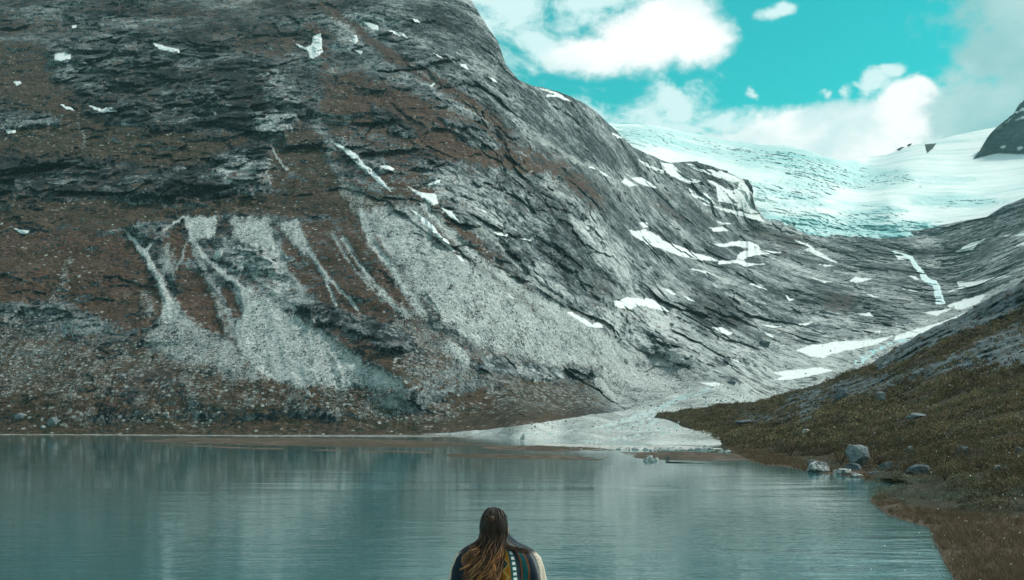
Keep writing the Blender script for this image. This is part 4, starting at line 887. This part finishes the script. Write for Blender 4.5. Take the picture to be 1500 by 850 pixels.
# single bushes one can point to
def bush(px, py, wpx, hpx, label, col, nl=900, on=onH):
    c = on(np.array([px]), np.array([py]))[0]; k = c[1]/F; r = wpx*k/2; hh = hpx*k
    rt = bpy.data.objects.new('bush', None); COL.objects.link(rt); rt.location = c
    tag(rt, label, 'bush', 'single bushes by the shore')
    rng = np.random.default_rng(int(px)); nc = 9
    cen = np.stack([rng.uniform(-.6, .6, nc)*r, rng.uniform(-.4, .4, nc)*r, rng.uniform(0, .35, nc)*hh], -1)
    leaf_mesh('foliage', [leaves(cen, np.full(nc, r*.5), np.full(nc, hh*.62), nl//nc, np.full(nc, .75*k), np.array([col])*rng.uniform(.7, 1.3, (nc, 1)), rng=rng)], None, rt)
    bm = bmesh.new()
    for i in range(10):
        a = rng.uniform(0, 6.28); e = Vector((math.cos(a)*r*.7, math.sin(a)*r*.5, hh*rng.uniform(.6, 1)))
        n_ = e.cross(Vector((0, 1, .2))).normalized()*.6*k; n2_ = e.cross(n_).normalized()*.6*k
        v = [bm.verts.new(s*q) for s in (1, ) for q in (n_, n2_, -n_, -n2_)]; t = bm.verts.new(e)
        for j in range(4): bm.faces.new((v[j], v[(j+1) % 4], t))
    me = bpy.data.meshes.new('branches'); bm.to_mesh(me); bm.free(); me.materials.append(BARK)
    o = bpy.data.objects.new('branches', me); COL.objects.link(o); o.parent = rt
m = NT('shrub bark'); BARK = m.out(m.mix(m.noise(m.obj(), 20, 3), (.035, .028, .022), (.09, .075, .06)), .9, .1)
bush(1158, 668, 66, 26, 'dark rounded bush on the shore spit left of the boulders', (.075,.058,.040))
bush(1232, 681, 44, 34, 'tawny bush beside the left face of the tall flat-topped boulder', (.15,.105,.055))
bush(1288, 683, 40, 24, 'dark reddish bush between the tall boulder and the broad shore boulder', (.085,.055,.040))
bush(1430, 690, 92, 50, 'wide dark olive bush above the grey willow scrub', (.085,.076,.040), 1600)
bush(1385, 704, 54, 30, 'smaller olive bush at the water end of the wide dark bush', (.11,.096,.05))

# ------------------------------------------------------------------ boulders
def stone_mat(name, d, mcol, l, moss=.0, spot=.0):
    m = NT(name); p = m.obj(); n1 = m.noise(p, 1.3, 6, .65); n2 = m.noise(p, 5, 5, .65)
    c = m.ramp(m.m('ADD', m.m('MULTIPLY', n1, .6), m.m('MULTIPLY', n2, .4)), [(.32, d), (.5, mcol), (.68, l)])
    if spot: c = m.mix(m.ss(m.noise(p, 2.6, 6, .72), .53, .60), c, (.55, .56, .54))
    if moss: c = m.mix(m.m('MULTIPLY', m.ss(m.noise(p, 2.2, 4, .6), .52, .62), moss), c, (.06, .055, .03))
    return m.out(c, .85, .25, m.m('ADD', n1, m.m('MULTIPLY', n2, .5)), .6, .25)
GREY = stone_mat('grey boulder', (.045, .06, .068), (.13, .16, .17), (.28, .31, .315), .3)
DARKST = stone_mat('blue grey boulder', (.02, .03, .038), (.07, .095, .11), (.17, .20, .215), .4)
SPOT = stone_mat('lichen spotted boulder', (.05, .055, .055), (.20, .22, .22), (.42, .44, .43), 0, 1)
PALEST = stone_mat('pale boulder', (.22, .24, .235), (.42, .44, .43), (.62, .63, .61))
def boulder(px, py, wpx, hpx, label, mat, seed, on=onH, flat=.35, name='boulder', group=None, cuts=5, dep=.8, top=None):
    c = on(np.array([float(px)]), np.array([float(py)]))[0]; k = c[1]/F
    bm = bmesh.new(); bmesh.ops.create_icosphere(bm, subdivisions=4, radius=1)
    rg = random.Random(seed); off = Vector((rg.random()*90, rg.random()*90, rg.random()*90)); cuts = cuts+5
    pl = []
    for i in range(cuts):
        n = Vector((rg.gauss(0, 1), rg.gauss(0, 1), rg.gauss(.1, .7))).normalized(); pl.append((n, rg.uniform(.52, .82)))
    if top: pl.append((Vector((.12, -.1, 1)).normalized(), top))
    for v in bm.verts:
        q = v.co.copy()
        for n, d in pl:
            e = q.dot(n)-d
            if e > 0: q -= n*e*.985
        q += q.normalized()*(mnoise.fractal(q*2.2+off, .9, 2.1, 6)*.085)
        v.co = q
    xs_ = [v.co.x for v in bm.verts]; zs = [v.co.z for v in bm.verts]; wx_ = max(xs_)-min(xs_); cxm = (max(xs_)+min(xs_))/2; zt = max(zs); zb = zt-(zt-min(zs))*.72
    for v in bm.verts:
        v.co = Vector(((v.co.x-cxm)/wx_*wpx*k, v.co.y/wx_*wpx*k*dep, (v.co.z-zb)/(zt-zb)*hpx*k))
    for f in bm.faces: f.smooth = False
    me = bpy.data.meshes.new(name); bm.to_mesh(me); bm.free(); me.materials.append(mat)
    o = bpy.data.objects.new(name, me); COL.objects.link(o); o.location = (c[0], c[1]+wpx*k*dep*.35, c[2]-.06*hpx*k)
    return tag(o, label, 'boulder' if name == 'boulder' else 'stone', group)
def onW(px, py, lift=0.0):
    y = wl(np.asarray(py, float)); return P3(np.asarray(px, float), np.asarray(py, float), y)
G1 = 'boulders along the right shore'
boulder(1262, 683, 40, 34, 'tall flat-topped grey boulder standing among shrubs behind the shore', GREY, 3, group=G1, top=.6, cuts=6)
boulder(1250, 692, 28, 14, 'low dark boulder at the foot of the tall flat-topped one', DARKST, 8, onW, group=G1)
boulder(1201, 692.5, 33, 18, 'domed boulder with white spots at the water edge, leftmost of the shore boulders', SPOT, 12, onW, group=G1)
boulder(1192, 682, 18, 9, 'small grey boulder peeping out behind the domed spotted one', GREY, 15, group=G1)
boulder(1237, 696, 26, 10, 'low pale boulder just right of the domed spotted one', SPOT, 18, onW, group=G1)
boulder(1257, 699, 20, 7, 'flat brownish stone in the shallows below the tall boulder', SPOT, 22, onW, group=G1)
boulder(1224, 693.5, 8, 6, 'little white stone between the domed boulder and the low pale one', PALEST, 23, onW, group=G1)
boulder(1283, 698.5, 17, 9, 'small rounded stone alone in the water left of the broad blue boulder', GREY, 27, onW, group=G1)
boulder(1311, 698, 38, 23, 'broad blue grey boulder on the shore under the shrubs', DARKST, 31, onW, group=G1)
boulder(1352, 697, 40, 18, 'wide rough grey boulder half hidden by shrubs, right of the broad blue one', DARKST, 37, group=G1)
boulder(1331, 707, 26, 12, 'jagged white and brown stone at the water edge, rightmost in the water', SPOT, 41, onW, group=G1)
boulder(1412, 668, 19, 17, 'upright grey boulder among shrubs high on the right bank', GREY, 44, group=G1)
boulder(1336, 662, 20, 9, 'flat grey stone lying among shrubs above the wide rough boulder', GREY, 47, group=G1)
boulder(1182, 637, 12, 9, 'bright white stone alone in the brown shrubs', PALEST, 52, group=G1)
boulder(1472, 690, 30, 9, 'pale flat stone in dark shrubs near the right edge', GREY, 55, group=G1)
boulder(1495, 668, 18, 14, 'blue grey boulder in the shrubs at the right edge', DARKST, 58, group=G1)
boulder(1346, 612, 32, 8, 'pale slanting rock slab on the shrub slope', GREY, 61, group=G1)
boulder(1237, 585, 28, 18, 'bluish rock slab standing in the middle of the hillside', DARKST, 64, group=G1)
boulder(1293, 590, 17, 18, 'pointed grey rock right of the bluish slab on the hillside', GREY, 67, group=G1)
boulder(1100, 621, 44, 7, 'smooth flat blue grey slab low on the left of the hillside', DARKST, 70, group=G1)
G2 = 'boulders on the far shore'
boulder(28, 614, 18, 10, 'blue grey boulder on the far left shore, leftmost', GREY, 73, onA, group=G2)
boulder(76, 624, 17, 14, 'round grey boulder on the far left shore by the waterline', GREY, 76, onA, group=G2)
boulder(64, 627, 10, 4, 'small flat stone left of the round far shore boulder', PALEST, 79, onA, group=G2)
boulder(766, 645, 8, 11, 'upright grey block standing alone on the pale gravel flat', PALEST, 82, onA, group=G2)
boulder(397, 398, 11, 9, 'cream coloured block lying under the dark ledge on the scree', PALEST, 85, onA, group=G2)
boulder(318, 378, 15, 14, 'squarish grey block at the left end of the dark ledge on the scree', PALEST, 88, onA, group=G2)
boulder(404, 432, 14, 9, 'pinkish white block below the dark ledge on the scree', PALEST, 91, onA, group=G2)
boulder(1072, 563, 17, 8, 'dark boulder on the gravel beside the flat snow strip', DARKST, 94, onA, group=G2)
boulder(1120, 508, 17, 11, 'dark boulder on the pale lower slabs', DARKST, 97, onA, group=G2)
for i, (px, py, wp_, hp_) in enumerate([(946,675.5,8,6),(953,675,9,8),(961,675.5,9,6),(955,677,7,4)]):
    boulder(px, py, wp_, hp_, ['left stone of the little heap on the sand spit', 'tallest stone of the little heap on the sand spit', 'right stone of the little heap on the sand spit', 'front stone of the little heap on the sand spit'][i], PALEST, 120+i, onW, name='stone', group='stones heaped on the sand spit')
boulder(979, 673, 10, 5, 'dark grey stone on the sand spit just right of the little heap', GREY, 131, onW, name='stone', group='stones heaped on the sand spit')
rr = random.Random(4)
for i in range(46):
    px = rr.uniform(925, 1045) if i < 34 else rr.uniform(1050, 1116); py = (658.5+rr.gauss(0, 1.5)) if i < 34 else 663+rr.gauss(0, 1.2)
    s_ = rr.uniform(3.0, 7.0)
    boulder(px, py, s_*1.3, s_*.62, 'one of the small white stones strewn along the edge of the gravel delta', PALEST, 200+i % 6, onW, name='stone', group='white stones along the delta edge')
for i in range(14):
    px = rr.uniform(830, 930); boulder(px, 657+rr.gauss(0, 1.2), rr.uniform(3, 5), rr.uniform(1.8, 3), 'one of the small white stones strewn along the edge of the gravel delta', PALEST, 300+i % 5, onW, name='stone', group='white stones along the delta edge')
# driftwood
bm = bmesh.new(); c0 = onW(np.array([975.]), np.array([677.5]))[0]; c1 = onW(np.array([1030.]), np.array([679.0]))[0]
pr = None
for i in range(13):
    t_ = i/12; q = Vector(c0*(1-t_)+c1*t_)+Vector((0, 0, .03+.03*math.sin(i*.5))); r_ = .09*(1-.6*t_)
    ring = [bm.verts.new(q+Vector((0, math.cos(a)*r_, math.sin(a)*r_))) for a in [k*math.pi/3 for k in range(6)]]
    if pr:
        for k in range(6): bm.faces.new((pr[k], pr[(k+1) % 6], ring[(k+1) % 6], ring[k]))
    pr = ring
me = bpy.data.meshes.new('driftwood'); bm.to_mesh(me); bm.free(); me.materials.append(BARK)
o = bpy.data.objects.new('driftwood', me); COL.objects.link(o); tag(o, 'thin dark driftwood stick floating just off the sand spit', 'driftwood')
# blocks lying on the scree: far too many to count
ico = bmesh.new(); bmesh.ops.create_icosphere(ico, subdivisions=1, radius=1); iv = np.array([v.co[:] for v in ico.verts]); it = np.array([[v.index for v in f.verts] for f in ico.faces]); ico.free()
wq = (scree*sst(.15, .4, scree)*(1-cliff)*sst(300, 430, PY)*np.where(PY < 634, 1, 0)*np.clip(.55+fbm(bx/25, by/25, bz/25, 3)*1.6, .05, 2))[:-1,:-1]*(mpp[:-1,:-1]**.5); wq[:8] = 0; wq[:, (cx[:-1] < -60) | (cx[:-1] > 1560)] = 0
wq = wq+(.16*grav*(PY < 632))[:-1,:-1]*(mpp[:-1,:-1]**.5)
pr_ = (wq/wq.sum()).ravel(); kk = RNG.choice(pr_.size, 12000, p=pr_); r_, c_ = np.unravel_index(kk, wq.shape)
cen = SA[r_, c_]; sz = (RNG.lognormal(-.95, .5, len(kk))*.85).clip(.25, 3.2)
sh = 1+RNG.uniform(-.35, .35, (len(kk), len(iv), 1)); rot = RNG.normal(size=(len(kk), 3, 3)); rot = np.linalg.qr(rot)[0]
sq = RNG.uniform(.6, 1.1, (len(kk), 1, 3))
Vr = np.einsum('nij,nvj->nvi', rot, iv[None]*sh*sq)*sz[:, None, None]+cen[:, None]+np.array([0, -.2, .15])*sz[:, None, None]
Tr = (it[None]+(np.arange(len(kk))*len(iv))[:, None, None]).reshape(-1, 3)
m = NT('scree block'); v = m.attr('leaf').outputs['Color']; BLOCK = m.out(m.mix(m.ss(m.noise(m.pos(), 1.5, 4), .35, .65, 0, .5), v, (.12, .13, .13)), .9, .2)
g_ = RNG.choice([.18, .26, .34, .42, .52], len(kk), p=[.08, .18, .32, .30, .12])*RNG.uniform(.8, 1.2, len(kk))
cc = np.repeat(np.stack([g_, g_*1.05, g_*1.03, g_*0+1], -1), len(iv), 0)
tag(link_mesh('scree_blocks', Vr.reshape(-1, 3), Tr, BLOCK, None, False, {'leaf': cc}), 'countless loose grey blocks lying over the scree', None, None, 'stuff')

# seed fluff drifting on the air over the right bank
rg_ = np.random.default_rng(21); n = 70
fx = 1500-np.abs(rg_.normal(0, 130, n)); fy = rg_.uniform(560, 850, n); fd = rg_.uniform(9, 24, n)
cen = P3(fx, fy, fd); sz = fd/F*rg_.uniform(.35, .95, n)
Vf = (iv[None]*(1+rg_.uniform(-.3, .3, (n, len(iv), 1))))*sz[:, None, None]+cen[:, None]
m = NT('seed fluff'); FLUFF = m.out((.8, .82, .80), .9, .1)
tag(link_mesh('seed_fluff', Vf.reshape(-1, 3), (it[None]+(np.arange(n)*len(iv))[:, None, None]).reshape(-1, 3), FLUFF), 'tiny white seed fluff drifting over the right bank', None, None, 'stuff')
# ------------------------------------------------------------------ the woman sitting on the bank, seen from behind
K = 6.0/F; PCX = (728-CX)*K; HC = Vector(((724.5-CX)*K, 6.0, H-(745-HY)*K-.118))
person = bpy.data.objects.new('person', None); COL.objects.link(person); person.location = (PCX, 6.0, 3.65)
tag(person, 'person with long wavy brown hair sitting on the bank wrapped in a dark striped blanket', 'person')
INV = Matrix.Translation(-Vector((PCX, 6.0, 3.65)))
def skin_mesh(name, nodes, edges, mat, parent):
    me = bpy.data.meshes.new(name); me.from_pydata([Vector(n[0]) for n in nodes], edges, [])
    o = bpy.data.objects.new(name, me); COL.objects.link(o); me.materials.append(mat)
    sk = o.modifiers.new('skin', 'SKIN'); sv = me.skin_vertices[0].data if me.skin_vertices else None
    if sv is None: me.attributes.new('x', 'FLOAT', 'POINT')
    for i, n in enumerate(nodes):
        r = n[1]; me.skin_vertices[0].data[i].radius = r if isinstance(r, tuple) else (r, r)
    me.skin_vertices[0].data[0].use_root = True
    sb_ = o.modifiers.new('sub', 'SUBSURF'); sb_.levels = 2; sb_.render_levels = 2
    o.parent = parent; return o
m = NT('skin'); SKIN = m.out(m.mix(m.noise(m.obj(), 9, 3), (.42, .25, .17), (.50, .31, .22)), .55, .35)
N = []; E = []
def nd(x, y, z, r, prev=None):
    N.append(((x, y, z), r)); i = len(N)-1
    if prev is not None: E.append((prev, i))
    return i
# local frame: origin on the ground under her, +y away from the camera
pel = nd(0, 0, .12, (.16, .12)); sp = nd(0, .01, .30, (.13, .10), pel); ch = nd(0, .02, .48, (.155, .10), sp); sh_ = nd(0, .02, .60, (.10, .075), ch)
hx_, hz_ = HC.x-PCX, HC.z-3.65
nk = nd(hx_*.7, .01, hz_-.115, .05, sh_); h1 = nd(hx_, .015, hz_-.055, (.062, .072), nk); h2 = nd(hx_, .0, hz_+.005, (.072, .088), h1); h3 = nd(hx_, 0, hz_+.065, (.058, .066), h2)
for s in (-1, 1):
    a = nd(s*.17, .02, .575, .055, sh_); b = nd(s*.235, .08, .36, .043, a); c = nd(s*.10, .26, .34, .033, b); hd = nd(s*.055, .32, .37, (.034, .018), c)
    for q in range(4):
        f1 = nd(s*(.055-.02+.013*q), .365, .385-.004*q, .0095, hd); f2 = nd(s*(.030-.02+.011*q), .385-.004*q, .40-.01*q, .0085, f1); nd(s*(.012+.004*q), .375-.004*q, .405-.016*q, .0075, f2)
    t1 = nd(s*.035, .325, .405, .0105, hd); nd(s*.012, .345, .425, .009, t1)
    hp = nd(s*.12, .06, .12, .09, pel); kn_ = nd(s*.33, .34, .13, .06, hp); an = nd(-s*.04, .42+.05*s, .07, .038, kn_); nd(-s*.15, .46+.05*s, .045, .028, an)
body = skin_mesh('body', N, E, SKIN, person)
# face and ears belong to the turned head
fr_q = Matrix.Rotation(R(-24), 3, 'Z')
def on_head(v): return Vector((hx_, 0, hz_))+fr_q @ Vector(v)
def lump(name, c, r, mat, sq=(1, 1, 1)):
    bm = bmesh.new(); bmesh.ops.create_icosphere(bm, subdivisions=3, radius=1)
    for v in bm.verts: v.co = on_head(Vector(c)+Vector((v.co.x*r*sq[0], v.co.y*r*sq[1], v.co.z*r*sq[2])))
    for f in bm.faces: f.smooth = True
    me = bpy.data.meshes.new(name); bm.to_mesh(me); bm.free(); me.materials.append(mat)
    o = bpy.data.objects.new(name, me); COL.objects.link(o); o.parent = person; return o
m = NT('eye'); EYE = m.out((.55, .55, .54), .2, .5); m = NT('lip'); LIP = m.out((.40, .15, .13), .5, .3)
for s in (-1, 1):
    lump('ear', (s*.078, .005, -.012), .03, SKIN, (.32, .7, 1.05)); lump('eye', (s*.031, .083, .012), .012, EYE)
lump('nose', (0, .10, -.012), .017, SKIN, (.75, 1.1, 1.4)); lump('mouth', (0, .088, -.05), .02, LIP, (1.1, .5, .35)); lump('jaw', (0, .045, -.06), .05, SKIN, (1.05, 1, .9))

# blanket
m = NT('woven blanket'); uv = m.attr('weave').outputs['Vector']; sx = m.n('ShaderNodeSeparateXYZ', {0: uv}).outputs
s_ = m.m('ADD', m.m('MULTIPLY', sx[0], .4), .5)
q = lambda s: .5+.4*s
nv, tl, rs, cr_ = (.012, .026, .040), (.014, .10, .105), (.24, .075, .032), (.60, .52, .43)
def cramp(x, st):
    nd_ = m.t.nodes.new('ShaderNodeValToRGB'); nd_.color_ramp.interpolation = 'CONSTANT'; e = nd_.color_ramp.elements
    while len(e) < len(st): e.new(.5)
    for i, (p_, c_) in enumerate(st): e[i].position = p_; e[i].color = (*c_, 1)
    m.put(nd_.inputs[0], x); return nd_.outputs[0]
base = cramp(s_, [(0, nv), (q(-1.06), cr_), (q(-.93), nv), (q(-.74), rs), (q(-.71), nv), (q(-.60), tl), (q(-.5), rs), (q(-.47), nv), (q(-.3), tl), (q(.08), (.42, .15, .018)), (q(.286), tl), (q(.43), nv), (q(.535), rs), (q(.56), tl), (q(.66), rs), (q(.69), nv), (q(.81), (.10, .11, .11)), (q(.93), cr_), (q(1.06), nv)])
v_ = sx[1]
base = m.mix(m.m('MULTIPLY', m.m('GREATER_THAN', m.m('ABSOLUTE', sx[0]), .81), m.ss(v_, .575, .60)), base, nv)
dash = m.m('MULTIPLY', m.m('MULTIPLY', m.m('GREATER_THAN', sx[0], .345), m.m('LESS_THAN', sx[0], .425)), m.m('LESS_THAN', m.m('FRACT', m.m('MULTIPLY', v_, 34)), .58))
base = m.mix(dash, base, (.70, .72, .70))
zz = m.m('ABSOLUTE', m.m('SUBTRACT', m.m('FRACT', m.m('MULTIPLY', v_, 13)), .5))
zz = m.m('LESS_THAN', m.m('ABSOLUTE', m.m('SUBTRACT', m.m('ADD', m.m('MULTIPLY', zz, .24), .13), sx[0])), .026)
ob = m.m('MULTIPLY', m.m('GREATER_THAN', sx[0], .08), m.m('LESS_THAN', sx[0], .286))
base = m.mix(m.m('MULTIPLY', zz, ob), base, (.55, .33, .10))
dia = m.m('LESS_THAN', m.m('ADD', m.m('ABSOLUTE', m.m('SUBTRACT', sx[0], .16)), m.m('MULTIPLY', m.m('ABSOLUTE', m.m('SUBTRACT', m.m('FRACT', m.m('MULTIPLY', v_, 6.5)), .5)), .5)), .09)
base = m.mix(m.m('MULTIPLY', dia, ob), base, (.02, .05, .05))
rd = m.m('MULTIPLY', m.m('GREATER_THAN', m.m('ABSOLUTE', sx[0]), .95), m.m('LESS_THAN', m.m('FRACT', m.m('MULTIPLY', v_, 48)), .42)); rd = m.m('MULTIPLY', rd, m.m('LESS_THAN', m.m('ABSOLUTE', sx[0]), .96))
base = m.mix(rd, base, (.22, .03, .03))
wv_ = m.noise(m.scale(m.obj(), (300, 300, 500)), 1, 2, .5)
base = m.mix(m.ss(wv_, .3, .7, 0, .35), base, m.mix(.5, base, (.0, .0, .0)))
BLANKET = m.out(base, .95, .08, wv_, .4, .002, **{'Sheen_Weight': .25})
prof = [(.745,.052,.066),(.725,.062,.072),(.70,.076,.080),(.675,.098,.092),(.65,.130,.105),(.63,.170,.12),(.61,.205,.132),(.585,.235,.142),(.555,.258,.155),(.50,.276,.172),(.42,.286,.19),(.32,.30,.22),(.20,.35,.30),(.10,.42,.38),(.012,.46,.44)]
pz, pa, pb = [np.array(t) for t in zip(*prof)]
nv_, nu = 80, 150
zz_ = np.interp(np.linspace(0, 1, nv_), np.linspace(0, 1, len(pz)), pz); aa = np.interp(-zz_, -pz, pa); bb = np.interp(-zz_, -pz, pb)
th = np.linspace(-R(150), R(150), nu)
TH, Z_ = np.meshgrid(th, zz_); A2 = aa[:,None]; B2 = bb[:,None]
hang = np.clip((.72-Z_)/.3, 0, 1)
fold = .012*np.sin(TH*9+3*Z_*4)*hang+.022*fbm(TH*1.6, Z_*3, TH*0+2, 3)*hang+.006*fbm(TH*5, Z_*14, TH*0, 3)
X_ = (A2+fold)*np.sin(TH)+(hx_*.75)*np.clip((Z_-.60)/.12, 0, 1); Y_ = .02-(B2+fold)*np.cos(TH)
Zs = Z_+.018*np.maximum(0, np.sin(TH))*np.clip((Z_-.66)/.08, 0, 1)
sn = np.where(np.abs(TH) < math.pi/2, np.sin(TH), np.sign(TH)*(2-np.abs(np.sin(TH))))
wt = np.stack([sn, Z_, sn*0, sn*0+1], -1).reshape(-1, 4)
bl = link_mesh('blanket', np.stack([X_, Y_, Zs], -1).reshape(-1, 3), grid_quads(nv_, nu), BLANKET, person, True, {'weave': wt})
so_ = bl.modifiers.new('thick', 'SOLIDIFY'); so_.thickness = .012; so_.offset = 1
# fringed hem standing off the outer edges
fr = []
rg = np.random.default_rng(2)

# hair: a dense cap and many tapering strands
m = NT('brown hair'); hc = m.attr('leaf').outputs['Color']; HAIR = m.out(hc, .5, .22, m.noise(m.scale(m.obj(), (400, 400, 30)), 1, 2), .2, .002)
def ropes(paths, rads, cols):
    """paths (n,k,3), rads (n,k), cols (n,k,3): four-sided tapering strands."""
    n, k, _ = paths.shape; d = np.gradient(paths, axis=1); d /= np.linalg.norm(d, axis=2, keepdims=True)+1e-9
    u = np.cross(d, np.array([0, 1, .01])); u /= np.linalg.norm(u, axis=2, keepdims=True)+1e-9; v = np.cross(d, u)
    ring = np.stack([paths+(u*c+v*s)*rads[..., None] for c, s in ((1,0),(0,1),(-1,0),(0,-1))], 2)
    V = ring.reshape(-1, 3); i = np.arange(n*k*4).reshape(n, k, 4); Q = []
    for j in range(4): Q.append(np.stack([i[:, :-1, j], i[:, 1:, j], i[:, 1:, (j+1) % 4], i[:, :-1, (j+1) % 4]], -1).reshape(-1, 4))
    cc = np.concatenate([np.repeat(cols[:, :, None], 4, 2).reshape(-1, 3), np.ones((n*k*4, 1))], 1)
    return V, np.concatenate(Q), cc
def bez(P, k):
    t = np.linspace(0, 1, k)[None, :, None]; P = [p[:, None] for p in P]; n = len(P)-1
    return sum(math.comb(n, i)*t**i*(1-t)**(n-i)*P[i] for i in range(n+1))
def px2(px, py, y=0.0): return np.stack([(np.asarray(px)-CX)*K-PCX, np.asarray(py)*0.+y, H-(np.asarray(py)-HY)*K-3.65], -1)
hcen = np.array([hx_, 0, hz_]); k = 26
def strands(n, root_rng, end_fn, mid_out, rad, tipc, seed, wave=.006, nape=(-.62, -.12), lay=.05):
    rg = np.random.default_rng(seed); az_ = rg.uniform(*root_rng[0], n); el_ = rg.uniform(*root_rng[1], n)
    lk = rg.integers(0, max(2, n//7), n); az_ = az_[lk]+rg.normal(0, .05, n); el_ = el_[lk]+rg.normal(0, .06, n)
    Pe = end_fn(rg, n, az_)*.3+end_fn(rg, n, az_[lk])[lk]*.7
    L_ = 1.04+lay*rg.random((n, 1)); naz = az_*.95; nel = rg.uniform(*nape, n); k1 = 12
    t1 = np.linspace(0, 1, k1)[None]; A1 = az_[:, None]+(naz-az_)[:, None]*t1; E1 = el_[:, None]+(nel-el_)[:, None]*t1
    head = hcen+np.stack([np.sin(A1)*np.cos(E1)*.080*L_, -np.cos(A1)*np.cos(E1)*.098*L_, np.sin(E1)*.119*L_], -1)
    Pn = head[:, -1]; dn = head[:, -1]-head[:, -2]
    tail = bez([Pn, Pn+dn*3, .55*Pn+.45*Pe+np.array([0, mid_out*1.3, -.01]), Pe+np.array([0, -.01, .035]), Pe], k-k1+1)[:, 1:]
    pa_ = np.concatenate([head, tail], 1)
    t = np.linspace(0, 1, k)[None]; ph = rg.uniform(0, 6.28, (n, 1))[lk]+rg.normal(0, .35, (n, 1)); fq = rg.uniform(2.2, 4.0, (n, 1))[lk]
    wvv = wave*np.clip(t*2.2-1.0, 0, 1)*rg.uniform(.5, 1.8, (n, 1))
    pa_[..., 0] += wvv*np.sin(ph+fq*6.28*t); pa_[..., 1] += .6*wvv*np.cos(ph+fq*6.28*t)
    rr_ = rad*rg.uniform(.5, 1.3, (n, 1))*np.sin(np.clip(t*.93+.05, 0, 1)*math.pi)**.35*(1.05-.55*t)
    root = np.array([.020, .013, .0105])*rg.uniform(.5, 2.2, (n, 1, 1)); mid = np.array([.060, .034, .022])*rg.uniform(.4, 1.7, (n, 1, 1)); tip = np.where(rg.random((n, 1, 1))[lk] < .5, np.array(tipc)*rg.uniform(.6, 1.8, (n, 1, 1)), mid*1.5)
    b = rg.normal(0, .13, (n, 1)); s1_ = np.clip((t+b-.25)/.4, 0, 1)[..., None]; s2_ = (np.clip((t+b-.63)/.32, 0, 1)**1.2)[..., None]
    cl = (root*(1-s1_)+mid*s1_)*(1-s2_)+tip*s2_
    return ropes(pa_, rr_, cl)
def end_back(rg, n, az_):
    tpx = 709+az_*22+rg.normal(0, 9, n); tpy = rg.normal(850, 15, n)
    return px2(np.clip(tpx, 678, 739+rg.normal(0, 3, n)), tpy, 0)+np.stack([0*az_, -.178-.03*rg.random(n), 0*az_], -1)
def end_left(rg, n, az_):
    return px2(rg.uniform(677, 700, n), rg.uniform(798, 850, n), 0)+np.stack([0*az_, -.15-.03*rg.random(n), 0*az_], -1)
def end_right(rg, n, az_):
    u = rg.random(n); return px2(752+u*30, 802+u*8+rg.normal(0, 2.5, n), 0)+np.stack([0*az_, -.135+.02*u, 0*az_], -1)
parts = [strands(430, ((-1.5, 1.15), (.0, 1.45)), end_back, -.03, .0032, (.52, .225, .085), 1, .019),
         strands(150, ((-1.7, -.6), (-.1, .9)), end_left, -.02, .0034, (.50, .215, .08), 2, .018),
         strands(90, ((.5, 1.1), (-.3, .6)), end_right, -.02, .0026, (.11, .065, .045), 3, .006, (-.85, -.6)),
         strands(130, ((-1.2, .8), (.1, 1.4)), end_back, -.04, .0018, (.62, .36, .18), 5, .018),
         strands(50, ((-1.7, 1.5), (-.2, 1.2)), end_back, -.02, .0009, (.25, .14, .08), 7, .03, (-.7, -.2), .14)]
# cap of hair over the skull
rg = np.random.default_rng(9); ca = np.linspace(-R(112), R(74), 60); ce = np.linspace(-.55, math.pi/2, 40); CA, CE = np.meshgrid(ca, ce)
rip = 1+.012*np.sin(CA*26+CE*3)+.02*fbm(CA*4, CE*3, CA*0, 3)
cp = np.stack([hx_+np.sin(CA)*np.cos(CE)*.080*rip, -np.cos(CA)*np.cos(CE)*.098*rip+.004, hz_+np.sin(CE)*.119*rip], -1).reshape(-1, 3)
cq = grid_quads(40, 60); cs = (np.array([.017, .011, .009])*(1+.5*np.sin(CA*37+2*CE)[..., None])).reshape(-1, 3)
parts.append((cp, cq, np.concatenate([cs, np.ones((len(cs), 1))], 1)))
# gathered half-up lock at the crown
def end_top(rg, n, az_): return hcen+np.stack([rg.normal(-.026, .008, n), -.112+0*az_, rg.normal(.055, .012, n)], -1)
parts.append(strands(170, ((-1.9, 1.5), (.3, 1.3)), end_top, .012, .0026, (.05, .03, .02), 11, .002, (.5, .75), .09))
off = 0; Vs, Qs, Cs = [], [], []
for v, q_, c_ in parts: Vs.append(v); Qs.append(q_+off); Cs.append(c_); off += len(v)
link_mesh('hair', np.concatenate(Vs), np.concatenate(Qs), HAIR, person, True, {'leaf': np.concatenate(Cs)})
# ------------------------------------------------------------------ thin valley air
bm = bmesh.new(); bmesh.ops.create_cube(bm, size=1)
for v in bm.verts: v.co = Vector((v.co.x*9000, v.co.y*9200+4300, -130 if v.co.z < 0 else 1850))
me = bpy.data.meshes.new('haze'); bm.to_mesh(me); bm.free(); o = bpy.data.objects.new('haze', me); COL.objects.link(o)
m = NT('valley air'); pv = m.n('ShaderNodeVolumePrincipled', {'Color': (.45, .86, .90), 'Density': HAZE, 'Anisotropy': .1}); m.n('ShaderNodeOutputMaterial', {'Volume': pv.outputs[0]}); me.materials.append(m.mat)
tag(o, 'thin pale air filling the valley', None, None, 'stuff')
